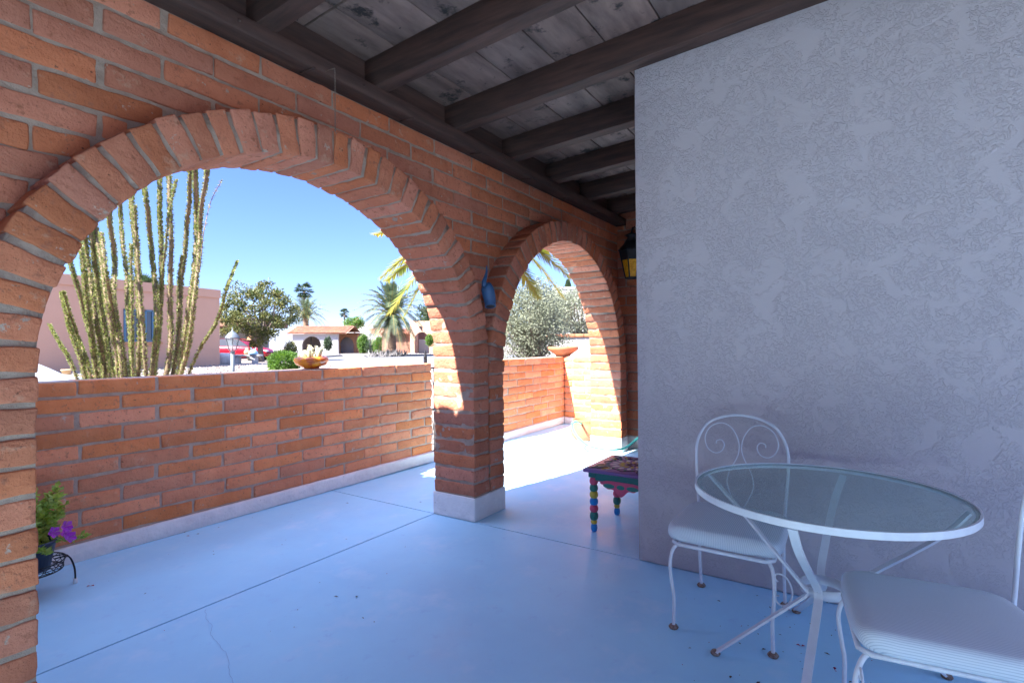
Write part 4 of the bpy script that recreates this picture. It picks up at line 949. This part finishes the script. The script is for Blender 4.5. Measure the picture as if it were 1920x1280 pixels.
# ---- cars
def car(label, loc, rotz, col, suv=False):
    t = thing('parked_car', label, 'car', loc, rotz, 'cars parked at the houses opposite')
    L, W = 4.6, 1.8; paint = mat('car paint '+label[:6], tuple(c*.55 for c in col), .2, spec=.6)
    st_ = [(-2.3, .38, .80, .0), (-2.22, .30, .95, .0), (-1.9, .24, 1.02, .0), (-1.45, .22, 1.06, .25), (-.9, .22, .98, .42), (-.1, .22, .96, .47), (.5, .22, .95, .40), (1.1, .22, .92, .05), (1.8, .24, .80, .0), (2.18, .30, .66, 0), (2.3, .40, .52, 0)]
    mb = MB(); vs = []; n = 16
    for (x, zb_, zt, rf) in st_:
        hw = W/2*(1-.10*(abs(x)/2.3)**4)
        pr = [(-hw*.85, zb_), (-hw*.98, zb_+.12), (-hw, zb_+.3*(zt-zb_)+.1), (-hw*.97, zt-.06), (-hw*.88, zt), (-hw*.4, zt+.02), (hw*.4, zt+.02), (hw*.88, zt), (hw*.97, zt-.06), (hw, zb_+.3*(zt-zb_)+.1), (hw*.98, zb_+.12), (hw*.85, zb_)]
        vs += [(x, y, z) for y, z in pr]
    k_ = 12; fs = [(i*k_+j, i*k_+(j+1) % k_, (i+1)*k_+(j+1) % k_, (i+1)*k_+j) for i in range(len(st_)-1) for j in range(k_)]; fs += [tuple(range(k_))[::-1], tuple((len(st_)-1)*k_+j for j in range(k_))]
    mb.add(vs, fs, 0, None, True); rp = [(-1.7, 1.0), (-1.0, 1.36), (-.2, 1.43), (.45, 1.38), (1.2, .95)]
    rv_ = []
    for x, z in bez([(a, 0, b) for a, b in rp], 5) and [(q.x, q.z) for q in bez([(a, 0, b) for a, b in rp], 5)]:
        hw = W/2*(.92-.28*max(0, z-.95)/.48); rv_ += [(x, -hw, z-.015), (x, -hw*.9, z), (x, hw*.9, z), (x, hw, z-.015)]
    m_ = len(rv_)//4; mb.add(rv_, [(i*4+j, i*4+j+1, i*4+5+j, i*4+4+j) for i in range(m_-1) for j in range(3)], 0, None, True)
    body = mb.build('body', paint, t)
    mb = MB(); q = []; 
    pr = [(qq.x, qq.z) for qq in bez([(a, 0, b) for a, b in rp], 5)]
    for x, z in pr:
        hw = W/2*(.92-.28*max(0, z-.95)/.48)-.012
        q += [(x, -W/2*.90, .93), (x, -hw, z-.03), (x, hw, z-.03), (x, W/2*.90, .93)]
    mb.add(q, [(i*4, i*4+1, i*4+5, i*4+4) for i in range(m_-1)]+[(i*4+2, i*4+3, i*4+7, i*4+6) for i in range(m_-1)], 0, None, True); mb.build('window', plain('car glass', (.02, .025, .03), .05), t)
    for x in (-1.4, 1.42):
        for s in (-1, 1):
            w_ = MB(); prof = [(.19, -.1), (.30, -.11), (.335, -.08), (.335, .08), (.30, .11), (.19, .1)]
            w_.lathe(prof, n=24); w_.v = [(x+a, s*(W/2-.09)+c, .335+b) for a, b, c in w_.v]; wh = w_.build('wheel', plain('tyre rubber', (.02, .02, .02), .8), t)
            r_ = MB(); r_.lathe([(0, .06), (.05, .07), (.17, .085), (.20, .10), (.20, -.09), (0, -.09)], n=20); r_.v = [(x+a, s*(W/2-.09+c), .335+b) for a, b, c in r_.v]; r_.build('rim', plain('alloy', (.5, .5, .52), .3, metal=.8), wh)
    for s in (-1, 1):
        l = MB(); l.rbox((-2.2, s*.68, .80), (X_, Y_, Z_), (.16, .34, .15), .02, .1, 0, (0, 1, 0, 1)); l.build('tail_light', plain('red lens', (.45, .02, .03), .2), t)
        l = MB(); l.rbox((2.15, s*.62, .62), (X_, Y_, Z_), (.20, .34, .12), .02, .1, 0, (0, 1, 0, 1)); l.build('headlight', plain('clear lens', (.7, .72, .75), .1), t)
    return t
rgt = math.atan2(RT.y, RT.x)
car('glossy red car parked under the carport behind the stone bench', at(440, 33.0, .52), rgt+R(4), (.45, .012, .03))
wc = at(-72, 11.6, 0); wc.z = at(66, 11.6, None, 683).z-1.30
car('white car at the far left with only its rear corner above the low wall', wc, rgt+R(178), (.75, .78, .80))
# ---- carport behind red car
def facade(name, label, pxl, pxr, D, cat='house'):
    o = at(pxl, D, .52); t = thing(name, label, cat, o, rgt); return t, (pxr-pxl)*D/FPX
t, Wd = facade('carport', 'brown tiled carport roof on posts over the red car', 405, 470, 36)
mb = MB(); mb.box((-6, 0, 2.35), (Wd, 6, 2.75)); mb.box((-6.1, -.1, 2.75), (Wd+.1, 6.1, 2.86)); mb.build('roof', 'browndark', t)
for x in (-5.8, Wd-.25): mb = MB(); mb.box((x, .0, 0), (x+.25, .25, 2.35)); mb.build('post', 'orangestucco', t)
mb = MB(); mb.box((-6, 6.2, 0), (Wd-1.7, 6.4, 2.3)); mb.build('back_wall', 'farstucco', t)
# ---- arch wall helper: facade with arched openings
def arch_facade(mb, W, H, opens, T=.35, mi=0, y0=0):
    """opens: (x0,x1,spring,rise)"""
    n = 160; xs = sorted(set([W*i/n for i in range(n+1)]+[x for o in opens for x in o[:2]]))
    for a, b in zip(xs[:-1], xs[1:]):
        m_ = (a+b)/2; z0 = 0; za = zb_ = 0
        for (x0, x1, sp_, ri) in opens:
            if x0 < m_ < x1:
                c, r = (x0+x1)/2, (x1-x0)/2; f = lambda x: sp_+ri*math.sqrt(max(0, 1-((x-c)/r)**2)); za, zb_ = f(a), f(b)
        mb.add([(a,y0,za),(b,y0,zb_),(b,y0,H),(a,y0,H),(a,y0+T,za),(b,y0+T,zb_),(b,y0+T,H),(a,y0+T,H)], [(0,1,2,3),(7,6,5,4),(3,2,6,7),(0,4,5,1)], mi)
    for x in [0, W]+[x for o in opens for x in o[:2]]:
        zt = H if x in (0, W) else [o[2] for o in opens if x in o[:2]][0]
        mb.add([(x,y0,0),(x,y0+T,0),(x,y0+T,zt),(x,y0,zt)], [(0,1,2,3)], mi)
def tiles_front(mb, W, y0, z_e, y1, z_r, pitch=.28, mi=0, x0=0):
    n = int(W/pitch)
    for i in range(n):
        xc = x0+(i+.5)*pitch; m_ = 6
        for s in range(6):
            vs = []
            for f, lift in ((s/6, .05), ((s+1.05)/6, 0)):
                y = y0+(y1-y0)*f; z = z_e+(z_r-z_e)*f
                for j in range(m_+1): a = math.pi*j/m_; vs.append((xc-math.cos(a)*pitch*.47, y, z+math.sin(a)*.09+lift))
            mb.add(vs, [(j, m_+1+j, m_+2+j, j+1) for j in range(m_)], mi, None, True)
    mb.add([(x0,y0,z_e),(x0+W,y0,z_e),(x0+W,y1,z_r),(x0,y1,z_r)], [(0,1,2,3)], mi, .3)
# white arched porch with tile roof
D = 60; t, Wd = facade('tiled_arch_house', 'white house porch with large arch and clay tile roof across the street', 548, 634, D)
s_ = lambda q: (q-548)*D/FPX
mb = MB(); arch_facade(mb, Wd, 2.30, [(s_(566), s_(602), 1.0, 1.05)]); mb.box((0, 5, 0), (Wd+3, 5.3, 2.4)); mb.box((0, .36, 0), (.3, 4.99, 2.3)); mb.build('wall', 'farstucco', t)
mb = MB(); tiles_front(mb, Wd+1.6, -.45, 2.32, 2.6, 3.25, .24, x0=-.5); tiles_front(mb, Wd+1.6, 5.4, 2.6, 2.6, 3.25, .5, x0=-.5); mb.build('tile_roof', 'tile', t)
# orange arched court wall
D = 64; t, Wd = facade('orange_courtyard_wall', 'orange stucco courtyard wall with arch and wooden gate beside the white porch', 622, 671, D, 'house'); s_ = lambda q: (q-622)*D/FPX
mb = MB(); arch_facade(mb, Wd, 2.35, [(s_(637), s_(663), 1.05, .95)]); mb.box((-.1, -.3, 2.36), (Wd+.2, 1.2, 2.5), 1); mb.build('wall', ['orangestucco', 'browndark'], t)
mb = MB(); mb.box((s_(634), 2.5, 0), (s_(668), 2.8, 1.35)); 
for i in range(12): mb.box((s_(637)+i*.13, 2.5, 1.35), (s_(637)+i*.13+.06, 2.56, 1.75))
mb.build('inner_wall', 'orangestucco', t)
# low white parapets behind
for (a, b, D, h, lab, mm) in ((622, 700, 78, 3.95, 'pale flat roofed house behind the orange courtyard wall', 'farstucco'), (690, 742, 66, 3.0, 'low pale house half hidden by the drooping date palm', 'pinkstucco'), (545, 570, 68, 3.2, 'white gable end left of the tiled porch', 'farstucco'),
                         (1042, 1135, 30, 4.05, 'white flat roofed house behind the olive tree', 'farstucco')):
    t, Wd = facade('flat_roof_house', lab, a, b, D); mb = MB(); mb.box((0, 0, 0), (Wd, 8, h)); mb.box((-.05, -.05, h), (Wd+.05, 8.05, h+.12)); mb.build('wall', mm, t)
    for x in (Wd*.25, Wd*.6):
        f = MB(); f.box((x, -.04, 1.0), (x+.9, .02, 2.1)); f = f.build('window', 'white', t); g_ = MB(); g_.box((x+.08, -.055, 1.08), (x+.82, -.042, 2.02)); g_.build('pane', plain('dark glass', (.05, .07, .09), .1), f)
# brown house with beige arch portal
D = 56; t, Wd = facade('brown_brick_house', 'brown brick house with beige arched portal behind the date palm', 716, 900, D); s_ = lambda q: (q-716)*D/FPX
mb = MB(); mb.box((0, .0, 0), (s_(773), .4, 2.15)); mb.box((0, 3, 0), (s_(790), 9, 2.6)); mb.build('brick_wall', 'browndark', t)
mb = MB(); tiles_front(mb, s_(773), -.5, 2.1, 2.5, 2.75, .24); mb.build('tile_roof', 'tile', t)
mb = MB(); arch_facade(mb, Wd-s_(773), 3.45, [(s_(781)-s_(773), s_(808)-s_(773), 1.45, .85)], y0=-1.2); mb.v = [(x+s_(773), y, z) for x, y, z in mb.v]; mb.box((s_(773), -1.198, 0), (s_(773)+.12, 3, 3.448)); mb.box((s_(783), .8, 0), (s_(830), .9, 1.55), 1); mb.box((s_(773)+.2, 3.2, 0), (Wd, 8, 3.0), 0); mb.build('portal', ['pinkstucco', 'farstucco'], t)
mb = MB(); mb.box((s_(790), -1.30, 2.75), (s_(794), -1.21, 2.9)); mb.box((s_(793), -1.30, 2.5), (s_(794)+.02, -1.21, 2.9)); mb.build('wall_sconce', 'black', t)
# white wall with orange cap behind bowl
D = 15.5; t = thing('white_garden_wall', 'white garden wall with orange tile coping behind the terracotta bowl', 'garden wall', at(995, D, .1), rgt+R(-3)); Wd = 4.2
mb = MB(); mb.box((0, 0, -.2), (Wd, .25, 1.50)); mb.build('wall', 'farstucco', t)
mb = MB()
n = 16
for i in range(n): mb.rbox(((i+.5)*Wd/n, .12, 1.555), (X_, Y_, Z_), (Wd/n-.01, .34, .10), .015, .1, 0, (.004, 9, 0, 1))
mb.build('coping', 'terra', t)
# street planting
def col_shrub(label, base, w_, h, n, leaf, ls):
    t = thing('street_shrub', label, 'shrub', base); mb = MB(); mb.tube([(0,0,0),(0,0,h*.7)], [.05,.02], 6); mb.build('stem', 'bark', t); mb = MB()
    for _ in range(n):
        v = rv(); q = 1+.3*noise.noise(v*3+Vector(base)); leafquad(mb, Vector((v.x*w_*q, v.y*w_*.7*q, h*(.5+.5*v.z*q))), rv(), rv(), ls*random.uniform(.7, 1.3), ls*.6)
    mb.build('foliage', leaf, t)
col_shrub('dense green vine hedge right of the orange arch', at(681, 60, .52), .75, 2.3, 2400, 'leaf_green', .16)
col_shrub('bright green shrub left of the date palm trunk', at(713, 57, .52), .9, 1.9, 2400, 'leaf_green', .16)
col_shrub('leafy shrub between the hedge and the street lantern', at(699, 59, .52), .9, 1.6, 2000, 'leaf_dark', .16)
col_shrub('small topiary like shrub between white porch and orange wall', at(615, 58, .9), .55, 1.6, 1500, 'leaf_dark', .14)
col_shrub('green shrub growing inside the beige portal', at(806, 54, 1.3), .5, 1.3, 1300, 'leaf_green', .14)
col_shrub('yellow flowering shrub behind the bush and the tree', at(545, 40, .52), .55, 1.3, 1400, 'leaf_yel', .12)
t = thing('agave_clump', 'pale spiky agave clump at the foot of the drooping date palm', 'agave', at(728, 41, .52)); mb = MB()
for i in range(420):
    a = random.uniform(0, 6.3); r = random.uniform(0, 1.7); c = Vector((math.cos(a)*r*1.1, math.sin(a)*r*.6, 0)); d = rv(); d.z = abs(d.z)+.25; leafquad(mb, c, d, rv(), random.uniform(.35, .8), .09, 0, .3)
mb.build('leaves', leafmat('pale agave', (.24, .22, .21), (.14, .13, .12), .1, 2), t)
for (pxx, yy, hh, lab) in ((694, 47, 1.95, 'small black street lantern near the vine hedge'),):
    t = thing('street_lantern', lab, 'lamp post', at(pxx, yy, .52)); mb = MB(); mb.tube([(0,0,0),(0,0,hh-.3)], .04, 8); mb.build('post', 'black', t); mb = MB(); mb.lathe([(.05, hh-.3), (.15, hh), (.17, hh+.02), (.03, hh+.16), (0, hh+.22)], n=6); mb.build('lantern', 'lampglass', t)
tree('dark_tree', 'dark evergreen tree behind the brown house and the pier edge', 'tree', at(812, 66, .52), 5, (0, 0, 4.4), (3.0, 2.5, 2.8), 5000, 'leaf_dark', .32, .3, clumps=50)
tree('desert_tree', 'thin pale green tree on the skyline behind the courtyard', 'tree', at(665, 72, .52), 5, (0, 0, 4.0), (1.9, 1.6, 1.1), 1800, 'leaf_green', .25, .12, clumps=30)
for (pxx, D, h, wd, lab) in ((715, 110, 5.2, 5, 'distant olive green tree line behind the drooping palm'), (690, 125, 5.0, 6, 'farther low tree behind the pale flat roofed house'), (425, 60, 4.5, 4, 'distant tree behind the pink building corner'), (625, 120, 4.6, 4, 'distant low tree over the tiled roof ridge')):
    tree('distant_tree', lab, 'tree', at(pxx, D, .52), h, (0, 0, h*.62), (wd*.6, wd*.5, h*.38), 2200, 'leaf_dark', .35, .2, clumps=30)
t = thing('cypress', 'slim dark cypress top behind the white house in the small arch', 'cypress', at(1066, 40, .5)); mb = MB(); mb.tube([(0,0,0),(0,0,3)], .1, 6); mb.build('trunk', 'bark', t); mb = MB()
for _ in range(2600):
    z = random.random(); a = random.uniform(0, 6.3); r = .55*math.sin(math.pi*min(1, .12+z*.88))**.7*random.uniform(.6, 1); leafquad(mb, Vector((r*math.cos(a), r*math.sin(a), .4+z*5.3)), Vector((math.cos(a)*.4, math.sin(a)*.4, 1)), rv(), .22, .1)
mb.build('crown', 'leaf_dark', t)
# bench with ornaments in front of the red car
t = thing('stone_bench', 'white stone bench under the tree in front of the red car', 'bench', at(462, 27.5, .52), rgt); mb = MB(); mb.rbox((0, 0, .44), (X_, Y_, Z_), (1.55, .42, .09), .02, .2, 0, (.003, 5, 0, 1)); mb.build('seat', 'farstucco', t)
for x in (-.45, .45): mb = MB(); mb.rbox((x, 0, .2), (X_, Y_, Z_), (.20, .34, .40), .02, .1, 0, (.004, 5, 0, 1)); mb.build('leg', 'farstucco', t)
mb = MB(); mb.lathe([(0, 0), (.10, 0), (.15, .12), (.11, .22), (.06, .27), (.09, .33), (0, .38)], n=16); mb.build('garden_figurine', plain('peach clay', (.75, .42, .22), .7), loc=at(463, 27.4, 1.007), label='peach coloured clay ornament on the left part of the stone bench', cat='ornament')
mb = MB(); mb.lathe([(0, 0), (.22, 0), (.24, .08), (.16, .2), (.08, .26), (0, .28)], n=14); mb.tube([(.05,0,.2),(.14,0,.36)], .02, 6); mb.tube([(-.05,0,.2),(-.14,0,.36)], .02, 6); mb.build('garden_figurine', plain('pale blue glaze', (.25, .42, .55), .4), loc=at(475, 27.4, 1.007), label='pale blue horned ornament at the right end of the stone bench', cat='ornament')
mb = MB(); mb.rbox((0, 0, .28), (X_, Y_, Z_), (.8, .55, .62), .2, .1, 0, (.07, 2, .02, 8)); mb.build('boulder', mat('pale granite', (.5, .48, .46), .9, (.38, .36, .34), 5), loc=at(420, 26.5, .5), label='pale boulder at the corner of the pink building', cat='boulder')
# scattered stones on the opposite verge
mb = MB()
for i in range(160):
    p = at(random.uniform(600, 815), random.uniform(47, 55), .55); s = random.uniform(.06, .2); mb.rbox(p, (X_, Y_, Z_), (s*1.4, s, s*.8), s*.25, s, 0, (s*.2, 8, 0, 1))
mb.build('verge_stones', 'kerb', kind='stuff', label='scattered pale stones along the far verge', cat='stones')
# near gravel stones beyond the wall
mb = MB()
for i in range(2600):
    D = random.uniform(16, 25); p = at(random.uniform(120, 620), D, 0); p.z = gz(p.x, p.y)+.01; s = random.uniform(.02, .06)*(1 if random.random() < .9 else 1.8); a = rv().normalized(); b2 = a.cross(rv()).normalized(); c2 = a.cross(b2)
    vs = [p+a*s, p-a*s, p+b2*s*.8, p-b2*s*.8, p+c2*s*.6, p-c2*s*.6]; mb.add(vs, [(0,2,4),(2,1,4),(1,3,4),(3,0,4),(2,0,5),(1,2,5),(3,1,5),(0,3,5)])
mb.build('gravel_stones', mat('gravel stones', (.34, .28, .24), .95, (.20, .155, .13), 1, 2, attr=True), kind='stuff', label='loose pale gravel stones in the front garden', cat='gravel')
# ---- street
def sheet(name, pts, z, m):
    mb = MB(); mb.add([(p.x, p.y, z) for p in pts], [tuple(range(len(pts)))]); o = mb.build(name, m, kind='structure'); return o
sheet('road', [at(575, 25.5), at(1300, 25.5), at(2300, 44), at(1500, 44), at(800, 44), at(640, 45), at(590, 38), at(560, 30)], .556, 'road')
mb = MB()
def kerb(a, b, h=.67, w=.16):
    a, b = Vector((a.x, a.y, 0)), Vector((b.x, b.y, 0)); mb.bar(a+Z_*(h-.1), b+Z_*(h-.1), w, .2)
kp = [at(1500, 44.1), at(800, 44.1), at(640, 45.1), at(588, 38.2), at(558, 30)]
for a, b in zip(kp[:-1], kp[1:]): kerb(a, b)
kerb(at(575, 25.4), at(1300, 25.4), .60)
mb.build('kerb', 'kerb', kind='structure')
sheet('pavement', [at(600, 45.6), at(800, 44.6), at(1500, 44.6), at(1500, 47), at(800, 47), at(600, 48)], .60, 'kerb')
sheet('driveway', [at(548, 29.9), at(575, 40), at(520, 42), at(490, 34)], .560, 'kerb')
